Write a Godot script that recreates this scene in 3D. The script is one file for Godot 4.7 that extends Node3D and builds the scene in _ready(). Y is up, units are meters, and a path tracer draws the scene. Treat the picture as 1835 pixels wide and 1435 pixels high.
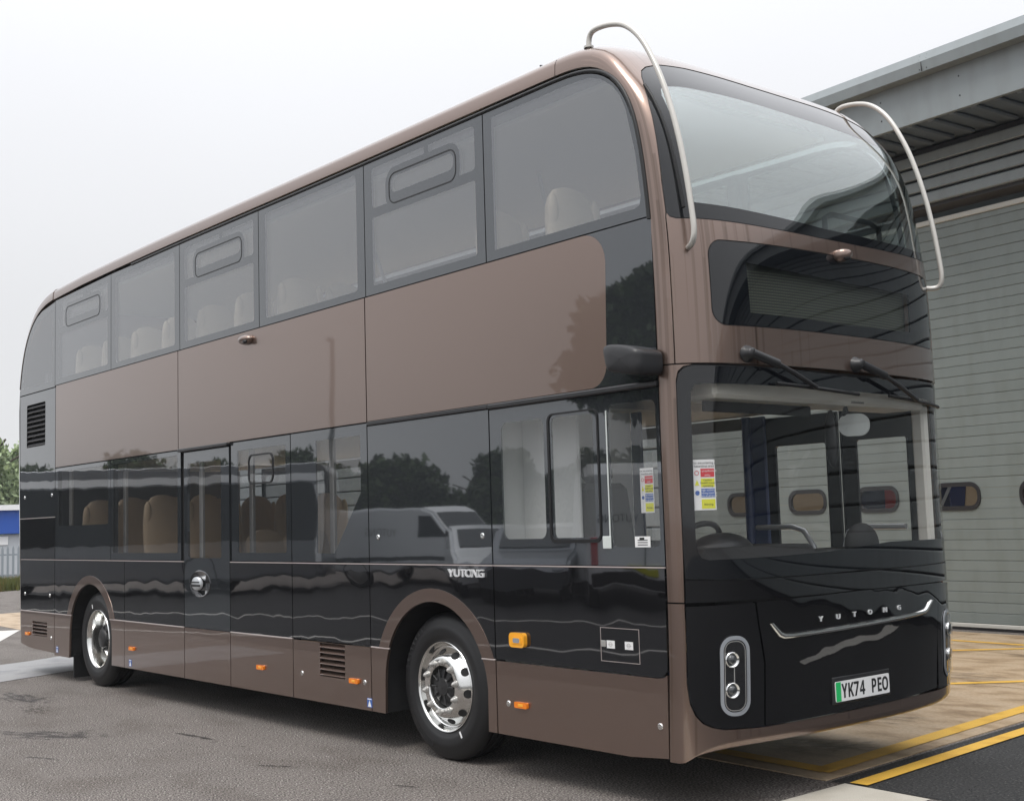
extends Node3D
# A brown and black double deck coach parked beside a grey workshop with a roller door, overcast day.
# x runs along the bus towards its front, y is up, the offside of the bus is the plane z = 0.

const WIDE := 2.55
const BULGE := 0.345
var smax := 0.0
var tmax := 0.0
var ztab := PackedFloat32Array()
var ctab := PackedVector2Array()
var ntab := PackedVector2Array()
const DS := 0.004
const DT := 0.01
var M := {}
var wob := FastNoiseLite.new()
var rng := RandomNumberGenerator.new()

# ---------------------------------------------------------------- mesh builder
class MB:
	var v := PackedVector3Array()
	var n := PackedVector3Array()
	var uv := PackedVector2Array()
	var col := PackedColorArray()
	var use_col := false
	var tint := Color.WHITE
	func tri(a: Vector3, b: Vector3, c: Vector3, na: Vector3, nb: Vector3, nc: Vector3, ua := Vector2.ZERO, ub := Vector2.ZERO, uc := Vector2.ZERO):
		var g := (b - a).cross(c - a)
		if g.length_squared() < 1e-16: return
		if g.dot(na + nb + nc) > 0.0:
			v.append_array([a, c, b]); n.append_array([na, nc, nb]); uv.append_array([ua, uc, ub])
		else:
			v.append_array([a, b, c]); n.append_array([na, nb, nc]); uv.append_array([ua, ub, uc])
		if use_col: col.append_array([tint, tint, tint])
	func flat(a: Vector3, b: Vector3, c: Vector3, d: Vector3, towards: Vector3):
		var g := (b - a).cross(c - a)
		if g.length_squared() < 1e-16: g = (c - a).cross(d - a)
		g = g.normalized()
		if g.dot(towards) < 0.0: g = -g
		tri(a, b, c, g, g, g); tri(a, c, d, g, g, g)
	func box(x: Transform3D, s: Vector3, bevel := 0.0):
		var h := s * 0.5
		var b := minf(bevel, minf(h.x, minf(h.y, h.z)) * 0.9)
		var ax := [Vector3.RIGHT, Vector3.UP, Vector3.BACK]
		for i in 3:
			var j := (i + 1) % 3
			var k := (i + 2) % 3
			for sg in [-1.0, 1.0]:
				var o: Vector3 = ax[i] * h[i] * sg
				var p: Vector3 = ax[j] * (h[j] - b)
				var q: Vector3 = ax[k] * (h[k] - b)
				flat(x * (o - p - q), x * (o + p - q), x * (o + p + q), x * (o - p + q), x.basis * (ax[i] * sg))
		if b > 0.0:
			for i in 3:
				var j := (i + 1) % 3
				var k := (i + 2) % 3
				for sj in [-1.0, 1.0]:
					for sk in [-1.0, 1.0]:
						var p: Vector3 = ax[i] * (h[i] - b)
						var e1: Vector3 = ax[j] * h[j] * sj + ax[k] * (h[k] - b) * sk
						var e2: Vector3 = ax[j] * (h[j] - b) * sj + ax[k] * h[k] * sk
						flat(x * (e1 - p), x * (e1 + p), x * (e2 + p), x * (e2 - p), x.basis * (ax[j] * sj + ax[k] * sk))
			for sx in [-1.0, 1.0]:
				for sy in [-1.0, 1.0]:
					for sz in [-1.0, 1.0]:
						var g := Vector3(sx, sy, sz)
						var w: Vector3 = x.basis * g
						w = w.normalized()
						tri(x * (g * Vector3(h.x, h.y - b, h.z - b)), x * (g * Vector3(h.x - b, h.y, h.z - b)), x * (g * Vector3(h.x - b, h.y - b, h.z)), w, w, w)
	func aabb(a: Vector3, b: Vector3, bevel := 0.0):
		box(Transform3D(Basis(), (a + b) * 0.5), (b - a).abs(), bevel)
	func tube(pts: Array, r: float, segs := 10, caps := true):
		var rings := []
		var up := Vector3.UP
		for i in pts.size():
			var d: Vector3 = (pts[mini(i + 1, pts.size() - 1)] - pts[maxi(i - 1, 0)]).normalized()
			var side := d.cross(up)
			if side.length() < 0.05: side = d.cross(Vector3.RIGHT)
			side = side.normalized()
			up = side.cross(d).normalized()
			var ring := []
			for k in segs:
				var a := TAU * k / segs
				ring.append(side * cos(a) + up * sin(a))
			rings.append(ring)
		for i in pts.size() - 1:
			for k in segs:
				var l := (k + 1) % segs
				var p0: Vector3 = pts[i]
				var p1: Vector3 = pts[i + 1]
				tri(p0 + rings[i][k] * r, p0 + rings[i][l] * r, p1 + rings[i + 1][l] * r, rings[i][k], rings[i][l], rings[i + 1][l])
				tri(p0 + rings[i][k] * r, p1 + rings[i + 1][l] * r, p1 + rings[i + 1][k] * r, rings[i][k], rings[i + 1][l], rings[i + 1][k])
		if caps:
			for e in [0, pts.size() - 1]:
				var w: Vector3 = (pts[0] - pts[1]) if e == 0 else (pts[e] - pts[e - 1])
				w = w.normalized()
				for k in segs:
					tri(pts[e], pts[e] + rings[e][k] * r, pts[e] + rings[e][(k + 1) % segs] * r, w, w, w)
	# profile: points (radius, height along the local z axis)
	func lathe(x: Transform3D, prof: Array, segs := 32, outward := 1.0):
		var nn := []
		for i in prof.size() - 1:
			var d: Vector2 = prof[i + 1] - prof[i]
			nn.append(Vector2(-d.y, d.x).normalized() * outward)
		for i in prof.size() - 1:
			var n0: Vector2 = nn[i]
			var n1: Vector2 = nn[i]
			if i > 0 and nn[i - 1].dot(nn[i]) > 0.6: n0 = (nn[i - 1] + nn[i]).normalized()
			if i < nn.size() - 1 and nn[i + 1].dot(nn[i]) > 0.6: n1 = (nn[i + 1] + nn[i]).normalized()
			var p0: Vector2 = prof[i]
			var p1: Vector2 = prof[i + 1]
			for k in segs:
				var a := TAU * k / segs
				var b := TAU * (k + 1) / segs
				var ca := Vector3(cos(a), sin(a), 0)
				var cb := Vector3(cos(b), sin(b), 0)
				var z := Vector3(0, 0, 1)
				var A := x * (ca * p0.x + z * p0.y)
				var B := x * (cb * p0.x + z * p0.y)
				var C := x * (cb * p1.x + z * p1.y)
				var D := x * (ca * p1.x + z * p1.y)
				var NA := (x.basis * (ca * n0.x + z * n0.y)).normalized()
				var NB := (x.basis * (cb * n0.x + z * n0.y)).normalized()
				var NC := (x.basis * (cb * n1.x + z * n1.y)).normalized()
				var ND := (x.basis * (ca * n1.x + z * n1.y)).normalized()
				if p0.x > 1e-6: tri(A, B, C, NA, NB, NC)
				if p1.x > 1e-6: tri(A, C, D, NA, NC, ND)
	# flat polygon in the local x-y plane, extruded from z = 0 to z = depth, front at depth
	func prism(x: Transform3D, poly: PackedVector2Array, depth: float, uvs := 0.0):
		var idx := Geometry2D.triangulate_polygon(poly)
		var nf := (x.basis * Vector3(0, 0, signf(depth))).normalized()
		for i in range(0, idx.size(), 3):
			var a := poly[idx[i]]
			var b := poly[idx[i + 1]]
			var c := poly[idx[i + 2]]
			tri(x * Vector3(a.x, a.y, depth), x * Vector3(b.x, b.y, depth), x * Vector3(c.x, c.y, depth), nf, nf, nf, a * uvs, b * uvs, c * uvs)
			tri(x * Vector3(a.x, a.y, 0), x * Vector3(b.x, b.y, 0), x * Vector3(c.x, c.y, 0), -nf, -nf, -nf)
		var ccw := -1.0 if Geometry2D.is_polygon_clockwise(poly) else 1.0
		for i in poly.size():
			var a := poly[i]
			var b := poly[(i + 1) % poly.size()]
			var e := (b - a)
			var w := (x.basis * Vector3(e.y, -e.x, 0) * ccw).normalized()
			flat(x * Vector3(a.x, a.y, 0), x * Vector3(b.x, b.y, 0), x * Vector3(b.x, b.y, depth), x * Vector3(a.x, a.y, depth), w)
	func ball(c: Vector3, r: Vector3, lon := 16, lat := 10):
		for i in lat:
			for j in lon:
				var q := []
				for d in [[0, 0], [0, 1], [1, 1], [1, 0]]:
					var th: float = PI * (i + d[0]) / lat
					var ph: float = TAU * (j + d[1]) / lon
					q.append(Vector3(sin(th) * cos(ph), cos(th), sin(th) * sin(ph)))
				var m := func(p: Vector3): return (p / r).normalized()
				tri(c + q[0] * r, c + q[1] * r, c + q[2] * r, m.call(q[0]), m.call(q[1]), m.call(q[2]))
				tri(c + q[0] * r, c + q[2] * r, c + q[3] * r, m.call(q[0]), m.call(q[2]), m.call(q[3]))
	func mesh(m: Material) -> ArrayMesh:
		var a := []
		a.resize(Mesh.ARRAY_MAX)
		a[Mesh.ARRAY_VERTEX] = v
		a[Mesh.ARRAY_NORMAL] = n
		a[Mesh.ARRAY_TEX_UV] = uv
		if use_col: a[Mesh.ARRAY_COLOR] = col
		var am := ArrayMesh.new()
		am.add_surface_from_arrays(Mesh.PRIMITIVE_TRIANGLES, a)
		am.surface_set_material(0, m)
		return am

func numbered(called: String, parent: Node) -> String:
	if parent.get_node_or_null(NodePath(called)) == null: return called
	var k: int = parent.get_meta("k_" + called, 0) if parent.has_meta("k_" + called) else 0
	k += 1
	parent.set_meta("k_" + called, k)
	return "%s_%03d" % [called, k]

func part(parent: Node, called: String, b: MB, m: Material) -> MeshInstance3D:
	if b.v.is_empty(): print("EMPTY ", called)
	var o := MeshInstance3D.new()
	o.name = numbered(called, parent)
	o.mesh = b.mesh(m)
	parent.add_child(o, true)
	return o

func again(parent: Node, called: String, mesh: Mesh, x: Transform3D) -> MeshInstance3D:
	var o := MeshInstance3D.new()
	o.name = numbered(called, parent)
	o.mesh = mesh
	o.transform = x
	parent.add_child(o, true)
	return o

func thing(called: String, label: String, category: String, at := Vector3.ZERO, turn := 0.0, group := "") -> Node3D:
	var o := Node3D.new()
	o.name = numbered(called, self)
	add_child(o, true)
	o.position = at
	o.rotation.y = turn
	tag(o, label, category, group)
	return o

func tag(o: Node, label: String, category: String, group := ""):
	o.set_meta("label", label)
	o.set_meta("category", category)
	if group: o.set_meta("group", group)

func struct(called: String, b: MB, m: Material) -> MeshInstance3D:
	var o := part(self, called, b, m)
	o.set_meta("kind", "structure")
	return o

# ---------------------------------------------------------------- materials
func lin(r: float, g: float, b: float) -> Color:
	return Color(r, g, b).linear_to_srgb()

func mat(called: String, c: Color, rough := 0.5, metal := 0.0, spec := 0.5, coat := 0.0) -> StandardMaterial3D:
	var m := StandardMaterial3D.new()
	m.resource_name = called
	m.albedo_color = c
	m.roughness = rough
	m.metallic = metal
	m.metallic_specular = spec
	if coat > 0.0:
		m.clearcoat_enabled = true
		m.clearcoat = coat
		m.clearcoat_roughness = 0.02
	M[called] = m
	return m

func glass(called: String, c: Color, alpha: float, spec := 0.5) -> StandardMaterial3D:
	var m := mat(called, Color(c.r, c.g, c.b, alpha), 0.0, 0.0, spec)
	m.transparency = BaseMaterial3D.TRANSPARENCY_ALPHA
	return m

func noise_tex(size: int, freq: float, octaves: int, ramp: Array, seed_: int, kind := FastNoiseLite.TYPE_SIMPLEX_SMOOTH, normal := false, strength := 4.0) -> NoiseTexture2D:
	var f := FastNoiseLite.new()
	f.noise_type = kind
	f.seed = seed_
	f.frequency = freq
	f.fractal_octaves = octaves
	var t := NoiseTexture2D.new()
	t.width = size
	t.height = size
	t.seamless = true
	t.noise = f
	if normal:
		t.as_normal_map = true
		t.bump_strength = strength
	elif ramp.size():
		var g := Gradient.new()
		var offs := PackedFloat32Array()
		var cols := PackedColorArray()
		for e in ramp:
			offs.append(e[0])
			cols.append(e[1])
		g.offsets = offs
		g.colors = cols
		t.color_ramp = g
	return t

func ground_mat(called: String, ramp: Array, big: Array, fine_scale: float, big_scale: float, relief: float, rough: float, seed_: int, grain := 0.16) -> StandardMaterial3D:
	var m := mat(called, Color.WHITE, rough)
	m.albedo_texture = noise_tex(1024, grain, 4, ramp, seed_)
	m.uv1_triplanar = true
	m.uv1_world_triplanar = true
	m.uv1_scale = Vector3.ONE * fine_scale
	m.detail_enabled = true
	m.detail_blend_mode = BaseMaterial3D.BLEND_MODE_MUL
	var low := []
	for e in big: low.append([e[0], e[1].linear_to_srgb()])
	m.detail_albedo = noise_tex(512, 0.012, 5, low, seed_ + 1)
	m.detail_uv_layer = BaseMaterial3D.DETAIL_UV_2
	m.uv2_triplanar = true
	m.uv2_world_triplanar = true
	m.uv2_scale = Vector3.ONE * big_scale
	if relief > 0.0:
		m.heightmap_enabled = true
		m.heightmap_texture = noise_tex(1024, grain, 4, [[0.0, Color.BLACK], [1.0, Color.WHITE]], seed_)
		m.heightmap_scale = relief
	return m

func stain_material(called: String, seed_: int, c: Color, stretch: float, cut: float, strength: float) -> StandardMaterial3D:
	var img := Image.create(256, 256, false, Image.FORMAT_RGBA8)
	var f := FastNoiseLite.new()
	f.seed = seed_
	f.frequency = 0.02
	f.fractal_octaves = 5
	for j in 256:
		for i in 256:
			var d := Vector2((i - 127.5) / 128.0, (j - 127.5) / 128.0).length()
			var v := f.get_noise_2d(i, j * stretch) * 1.1 + cut - d * d * 1.1
			img.set_pixel(i, j, Color(c.r, c.g, c.b, smoothstep(0.0, 0.9, v) * strength))
	var m := mat(called, Color.WHITE, 0.55)
	m.albedo_texture = ImageTexture.create_from_image(img)
	m.transparency = BaseMaterial3D.TRANSPARENCY_ALPHA
	return m

func streak_texture() -> ImageTexture:
	# dried rain streaks running down the painted front: dirt, so it belongs to the paint itself
	var w := 1024
	var h := 512
	var img := Image.create(w, h, false, Image.FORMAT_RGB8)
	img.fill(Color(0.90, 0.90, 0.90))
	var r := RandomNumberGenerator.new()
	r.seed = 77
	for k in 170:
		var x := r.randi_range(0, w - 1)
		var top := k % 3 == 0
		# v = 1 - t / 5: the brow lies near the top of the picture, the skirt lip at its foot
		var y0 := r.randi_range(60, 120) if top else r.randi_range(90, h - 60)
		var ln := r.randi_range(20, 70) if top else r.randi_range(30, 200)
		var wd := r.randi_range(1, 3) if top else r.randi_range(1, 9)
		if r.randf() < 0.5: x = int(r.randf_range(0.0, 0.22) * w)
		var tone := r.randf_range(1.05, 1.11) if (top and r.randf() < 0.6) else r.randf_range(0.87, 0.98)
		for y in range(y0, mini(h, y0 + ln)):
			var fade := minf(1.0, (ln - (y - y0)) / (ln * 0.4))
			for i in wd:
				var c := img.get_pixel((x + i) % w, y)
				var f := lerpf(1.0, tone, fade * (1.0 if i > 0 and i < wd - 1 else 0.6))
				img.set_pixel((x + i) % w, y, Color(minf(1, c.r * f), minf(1, c.g * f * (1.0 if tone > 1.0 else 0.992)), minf(1, c.b * f * (1.0 if tone > 1.0 else 0.98))))
	return ImageTexture.create_from_image(img)

func make_materials():
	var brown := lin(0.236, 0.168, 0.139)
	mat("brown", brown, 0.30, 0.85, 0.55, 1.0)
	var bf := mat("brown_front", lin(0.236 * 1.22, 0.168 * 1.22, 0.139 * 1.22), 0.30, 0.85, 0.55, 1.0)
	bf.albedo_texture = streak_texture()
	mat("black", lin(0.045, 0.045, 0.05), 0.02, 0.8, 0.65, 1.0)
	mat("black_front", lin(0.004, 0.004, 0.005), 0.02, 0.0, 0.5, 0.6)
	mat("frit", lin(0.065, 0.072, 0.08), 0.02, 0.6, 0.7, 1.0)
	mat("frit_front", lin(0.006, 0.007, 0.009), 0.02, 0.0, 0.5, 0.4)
	var gd := glass("glass_dark", lin(0.30, 0.32, 0.35), 0.33, 0.7)
	gd.metallic = 0.2
	gd.clearcoat_enabled = true
	gd.clearcoat = 1.0
	gd.clearcoat_roughness = 0.02
	var sg := mat("solar_glass", Color(0.86, 0.93, 0.92, 0.0), 0.0)
	sg.transparency = BaseMaterial3D.TRANSPARENCY_ALPHA
	sg.refraction_enabled = true
	sg.refraction_scale = 0.16
	glass("glass_inner", lin(0.02, 0.02, 0.02), 0.12, 0.6)
	var gl := glass("glass_low", lin(0.05, 0.055, 0.06), 0.22, 0.7)
	gl.metallic = 0.15
	gl.clearcoat_enabled = true
	gl.clearcoat = 1.0
	gl.clearcoat_roughness = 0.02
	glass("glass_clear", lin(0.02, 0.025, 0.025), 0.05, 0.5)
	var gs := glass("glass_cab", lin(0.16, 0.175, 0.18), 0.10, 0.7)
	gs.metallic = 0.15
	gs.clearcoat_enabled = true
	gs.clearcoat = 1.0
	gs.clearcoat_roughness = 0.02
	mat("rubber", lin(0.009, 0.009, 0.010), 0.5)
	mat("seal", lin(0.008, 0.008, 0.009), 0.4)
	mat("matte_black", lin(0.012, 0.012, 0.013), 0.8)
	mat("plastic", lin(0.02, 0.02, 0.022), 0.38)
	mat("chrome", lin(0.86, 0.86, 0.85), 0.06, 1.0)
	mat("alloy", lin(0.80, 0.80, 0.78), 0.14, 1.0)
	mat("nut", lin(0.55, 0.54, 0.52), 0.42, 0.7)
	mat("hub", lin(0.02, 0.02, 0.021), 0.45)
	mat("trim", lin(0.55, 0.48, 0.46), 0.3, 0.4)
	mat("guard", lin(0.56, 0.54, 0.50), 0.32, 0.25, 0.5, 0.3)
	mat("amber", lin(0.85, 0.22, 0.01), 0.15, 0.0, 0.5, 0.6)
	mat("amber_light", lin(0.95, 0.42, 0.03), 0.15, 0.0, 0.5, 0.6)
	mat("lens", lin(0.36, 0.38, 0.41), 0.08, 0.2, 0.6, 1.0)
	mat("dark_lens", lin(0.04, 0.045, 0.05), 0.03, 0.0, 0.7, 1.0)
	mat("white_print", lin(0.8, 0.8, 0.8), 0.4)
	mat("red_print", lin(0.62, 0.03, 0.04), 0.4)
	mat("yellow_print", lin(0.72, 0.72, 0.03), 0.4)
	mat("blue_print", lin(0.05, 0.13, 0.42), 0.4)
	mat("black_print", lin(0.015, 0.015, 0.016), 0.5)
	mat("green_print", lin(0.02, 0.5, 0.14), 0.4)
	mat("seat", lin(0.85, 0.74, 0.56), 0.5)
	mat("seat_tan", lin(0.60, 0.46, 0.31), 0.5)
	mat("seat_black", lin(0.015, 0.015, 0.016), 0.6)
	mat("cream", lin(0.80, 0.78, 0.70), 0.6)
	mat("pale", lin(0.62, 0.66, 0.64), 0.5)
	mat("cab_white", lin(0.82, 0.84, 0.83), 0.5)
	mat("letter_silver", lin(0.75, 0.76, 0.77), 0.35, 0.3)
	mat("navy_blue", lin(0.025, 0.05, 0.16), 0.35)
	mat("navy", lin(0.02, 0.03, 0.09), 0.4)
	mat("floor", lin(0.16, 0.16, 0.17), 0.7)
	mat("rail", lin(0.6, 0.62, 0.64), 0.3, 0.5)
	mat("display", lin(0.02, 0.024, 0.02), 0.5)
	mat("led", lin(0.10, 0.115, 0.08), 0.6)
	# building
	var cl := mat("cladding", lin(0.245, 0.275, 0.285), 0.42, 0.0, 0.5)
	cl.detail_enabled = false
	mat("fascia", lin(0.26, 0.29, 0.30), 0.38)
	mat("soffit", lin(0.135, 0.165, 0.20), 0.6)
	mat("slat", lin(0.185, 0.212, 0.204), 0.4)
	mat("slat_pale", lin(0.192, 0.219, 0.211), 0.4)
	for nm in ["slat", "slat_pale", "cladding", "fascia"]:
		var sm: StandardMaterial3D = M[nm]
		sm.detail_enabled = true
		sm.detail_blend_mode = BaseMaterial3D.BLEND_MODE_MUL
		sm.detail_albedo = noise_tex(512, 0.02, 4, [[0.0, lin(0.88, 0.87, 0.85)], [0.4, lin(0.96, 0.955, 0.95)], [0.6, lin(1, 1, 1)], [1.0, lin(1, 1, 1)]], 71)
		sm.detail_uv_layer = BaseMaterial3D.DETAIL_UV_2
		sm.uv2_triplanar = true
		sm.uv2_world_triplanar = true
		sm.uv2_scale = Vector3(0.35, 0.10, 0.35)
	mat("strip", lin(0.5, 0.49, 0.45), 0.5)
	mat("recess", lin(0.05, 0.05, 0.055), 0.8)
	mat("slat_shade", lin(0.12, 0.14, 0.135), 0.8)
	mat("frame_rubber", lin(0.014, 0.013, 0.015), 0.5)
	glass("window", lin(0.1, 0.1, 0.1), 0.08, 0.5)
	mat("tan_wall", lin(0.42, 0.31, 0.19), 0.7)
	# ground
	ground_mat("asphalt", [[0.0, lin(0.02, 0.017, 0.014)], [0.25, lin(0.05, 0.042, 0.036)], [0.38, lin(0.115, 0.101, 0.092)], [0.5, lin(0.185, 0.164, 0.150)], [0.62, lin(0.245, 0.219, 0.201)], [0.78, lin(0.42, 0.385, 0.355)], [1.0, lin(0.62, 0.58, 0.54)]],
		[[0.0, Color(0.72, 0.69, 0.67)], [0.33, Color(0.86, 0.85, 0.84)], [0.5, Color(0.95, 0.95, 0.95)], [0.7, Color(1, 1, 1)], [1.0, Color(1, 1, 1)]], 0.62, 0.16, 1.5, 0.85, 3, 0.10)
	M.asphalt.uv1_scale = Vector3(0.40, 0.6, 0.78)
	M.asphalt.uv2_scale = Vector3(0.13, 0.16, 0.24)
	ground_mat("new_asphalt", [[0.0, lin(0.004, 0.004, 0.005)], [0.42, lin(0.018, 0.018, 0.019)], [0.62, lin(0.034, 0.034, 0.034)], [1.0, lin(0.16, 0.158, 0.15)]],
		[[0.0, Color(0.8, 0.8, 0.8)], [0.5, Color(1, 1, 1)], [1.0, Color(1, 1, 1)]], 0.7, 0.2, 1.2, 0.75, 11, 0.06)
	ground_mat("concrete", [[0.0, lin(0.30, 0.215, 0.135)], [0.5, lin(0.45, 0.34, 0.225)], [1.0, lin(0.60, 0.475, 0.34)]],
		[[0.0, Color(0.5, 0.44, 0.37)], [0.34, Color(0.76, 0.71, 0.64)], [0.52, Color(0.94, 0.91, 0.87)], [0.7, Color(1, 1, 1)], [1.0, Color(1, 1, 1)]], 0.5, 0.30, 0.15, 0.5, 21, 0.09)
	M.concrete.uv1_scale = Vector3(0.20, 0.5, 1.3)
	M.concrete.uv2_scale = Vector3(0.24, 0.3, 0.5)
	ground_mat("pale_concrete", [[0.0, lin(0.38, 0.36, 0.31)], [0.5, lin(0.48, 0.45, 0.39)], [1.0, lin(0.58, 0.55, 0.48)]],
		[[0.0, Color(0.85, 0.83, 0.8)], [0.5, Color(1, 1, 1)], [1.0, Color(1, 1, 1)]], 0.8, 0.4, 0.1, 0.8, 31)
	ground_mat("grey_concrete", [[0.0, lin(0.22, 0.22, 0.225)], [0.5, lin(0.30, 0.30, 0.305)], [1.0, lin(0.38, 0.38, 0.38)]],
		[[0.0, Color(0.7, 0.7, 0.72)], [0.5, Color(1, 1, 1)], [1.0, Color(1, 1, 1)]], 0.6, 0.3, 0.15, 0.7, 41)
	ground_mat("yellow_paint", [[0.0, lin(0.30, 0.17, 0.05)], [0.32, lin(0.62, 0.36, 0.05)], [0.5, lin(0.72, 0.43, 0.06)], [1.0, lin(0.76, 0.47, 0.09)]],
		[[0.0, Color(0.75, 0.7, 0.65)], [0.5, Color(1, 1, 1)], [1.0, Color(1, 1, 1)]], 0.9, 0.5, 0.08, 0.6, 51)
	ground_mat("white_paint", [[0.0, lin(0.3, 0.29, 0.27)], [0.4, lin(0.62, 0.6, 0.56)], [1.0, lin(0.74, 0.72, 0.68)]],
		[[0.0, Color(0.8, 0.8, 0.8)], [0.5, Color(1, 1, 1)], [1.0, Color(1, 1, 1)]], 0.9, 0.5, 0.0, 0.6, 61)
	stain_material("oil_stain", 8, lin(0.035, 0.033, 0.035), 1.0, 0.62, 0.5)
	stain_material("dirt_stain", 18, lin(0.07, 0.055, 0.045), 1.3, 0.6, 0.38)
	stain_material("crack", 28, lin(0.02, 0.018, 0.017), 0.30, 0.25, 0.8)
	# vehicles and green
	mat("van_white", lin(0.88, 0.89, 0.90), 0.3, 0.0, 0.5, 0.3)
	mat("van_silver", lin(0.26, 0.27, 0.29), 0.35, 0.5, 0.5, 0.6)
	mat("van_glass", lin(0.010, 0.012, 0.014), 0.05, 0.0, 0.6)
	mat("red_lamp", lin(0.5, 0.02, 0.02), 0.2)
	mat("lamp_grey", lin(0.16, 0.17, 0.17), 0.5, 0.4)
	var gmt := mat("grit", Color.WHITE, 0.8)
	gmt.vertex_color_use_as_albedo = true
	mat("bark", lin(0.06, 0.045, 0.03), 0.9)
	var lf := mat("leaf", Color.WHITE, 0.6)
	lf.vertex_color_use_as_albedo = true
	lf.cull_mode = BaseMaterial3D.CULL_DISABLED
	lf.backlight_enabled = true
	lf.backlight = Color(0.25, 0.3, 0.1)
	mat("blue_paint", lin(0.02, 0.09, 0.42), 0.4)
	mat("pale_wall", lin(0.5, 0.53, 0.56), 0.6)
	mat("fence", lin(0.34, 0.38, 0.42), 0.5, 0.1)

# ---------------------------------------------------------------- the body surface
func body_tables():
	# plan of the front: arc length s along x = BULGE * (1 - |zeta|^2.5)^0.4, from offside (s = 0) to nearside (s = smax)
	var zz := PackedFloat32Array()
	var ll := PackedFloat32Array()
	var last := Vector2.ZERO
	var total := 0.0
	for i in 4001:
		var z := -WIDE * (0.5 - 0.5 * cos(PI * i / 4000.0))
		var x := BULGE * pow(maxf(0.0, 1.0 - pow(absf((z + WIDE / 2) / (WIDE / 2)), 2.5)), 0.4)
		var p := Vector2(x, z)
		if i > 0: total += p.distance_to(last)
		last = p
		zz.append(z)
		ll.append(total)
	smax = total
	var j := 0
	for i in int(smax / DS) + 2:
		var s := minf(i * DS, smax)
		while j < 3999 and ll[j + 1] < s: j += 1
		ztab.append(lerpf(zz[j], zz[j + 1], clampf((s - ll[j]) / maxf(ll[j + 1] - ll[j], 1e-9), 0, 1)))
	# side outline of the body: bottom of the front, up, over the roof, down the rear
	var cp := [Vector2(-.01, .27), Vector2(0, .5), Vector2(.015, .8), Vector2(.02, 1.1), Vector2(.02, 2.0), Vector2(.022, 2.6), Vector2(.018, 2.95), Vector2(.009, 3.207), Vector2(-.005, 3.36),
		Vector2(-.022, 3.524), Vector2(-.044, 3.67), Vector2(-.077, 3.824), Vector2(-.123, 3.941), Vector2(-.184, 4.044), Vector2(-.271, 4.122), Vector2(-.385, 4.17), Vector2(-.52, 4.193), Vector2(-.70, 4.198), Vector2(-1.0, 4.198),
		Vector2(-1.4, 4.198), Vector2(-3, 4.198), Vector2(-8, 4.19), Vector2(-9.1, 4.165), Vector2(-9.54, 4.118), Vector2(-9.85, 4.0), Vector2(-10.08, 3.78), Vector2(-10.225, 3.465), Vector2(-10.28, 3.19), Vector2(-10.27, 2.6), Vector2(-10.23, 1.6), Vector2(-10.19, .8), Vector2(-10.16, .33)]
	var pts := PackedVector2Array()
	for i in cp.size() - 1:
		var p1: Vector2 = cp[i]
		var p2: Vector2 = cp[i + 1]
		var p0: Vector2 = cp[maxi(i - 1, 0)]
		var p3: Vector2 = cp[mini(i + 2, cp.size() - 1)]
		var d1 := p1.distance_to(p2)
		var d0 := p0.distance_to(p1) if i > 0 else d1
		var d2 := p2.distance_to(p3) if i < cp.size() - 2 else d1
		var t1 := ((p1 - p0) / d0 * d1 + (p2 - p1) / d1 * d0) / (d0 + d1) * d1 if i > 0 else p2 - p1
		var t2 := ((p2 - p1) / d1 * d2 + (p3 - p2) / d2 * d1) / (d1 + d2) * d1 if i < cp.size() - 2 else p2 - p1
		for k in 24:
			var u := k / 24.0
			pts.append(p1 * (2 * u * u * u - 3 * u * u + 1) + t1 * (u * u * u - 2 * u * u + u) + p2 * (-2 * u * u * u + 3 * u * u) + t2 * (u * u * u - u * u))
	pts.append(cp[-1])
	var lens := PackedFloat32Array([0.0])
	for i in pts.size() - 1: lens.append(lens[i] + pts[i].distance_to(pts[i + 1]))
	tmax = lens[-1]
	j = 0
	for i in int(tmax / DT) + 2:
		var t := minf(i * DT, tmax)
		while j < pts.size() - 2 and lens[j + 1] < t: j += 1
		ctab.append(pts[j].lerp(pts[j + 1], clampf((t - lens[j]) / maxf(lens[j + 1] - lens[j], 1e-9), 0, 1)))
	for pass_n in 4:
		var sm := ctab.duplicate()
		for i in ctab.size():
			var w := mini(9, mini(i, ctab.size() - 1 - i))
			var acc := Vector2.ZERO
			for k in range(-w, w + 1): acc += ctab[i + k]
			sm[i] = acc / (2.0 * w + 1.0)
		ctab = sm
	for i in ctab.size():
		var d := ctab[mini(i + 4, ctab.size() - 2)] - ctab[maxi(i - 4, 0)]
		ntab.append(Vector2(d.y, -d.x).normalized())

func outline(t: float) -> Vector2:
	var f := clampf(t / DT, 0, ctab.size() - 1.001)
	return ctab[int(f)].lerp(ctab[int(f) + 1], f - int(f))

func body_point(s: float, t: float) -> Vector3:
	var f := clampf(s / DS, 0, ztab.size() - 1.001)
	var z := lerpf(ztab[int(f)], ztab[int(f) + 1], f - int(f))
	var g := clampf(t / DT, 0, ctab.size() - 1.001)
	var c := ctab[int(g)].lerp(ctab[int(g) + 1], g - int(g))
	var nn := ntab[int(g)].lerp(ntab[int(g) + 1], g - int(g))
	var up := clampf(nn.y, 0, 1)
	var w2 := pow(up, 8.0)
	var b := BULGE * (1 - up) + 0.2 * up - 0.32 * up * (1 - up)
	var e := 2.5 * (1 - w2) + 6.0 * w2
	if c.x < -5.0: b = lerpf(b, 0.2, 0.6)
	var k := pow(maxf(0.0, 1.0 - pow(minf(absf((z + WIDE / 2) / (WIDE / 2)), 1.0), e)), 1.0 / e)
	return Vector3(c.x + nn.x * b * k, c.y + nn.y * b * k, z)

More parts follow.
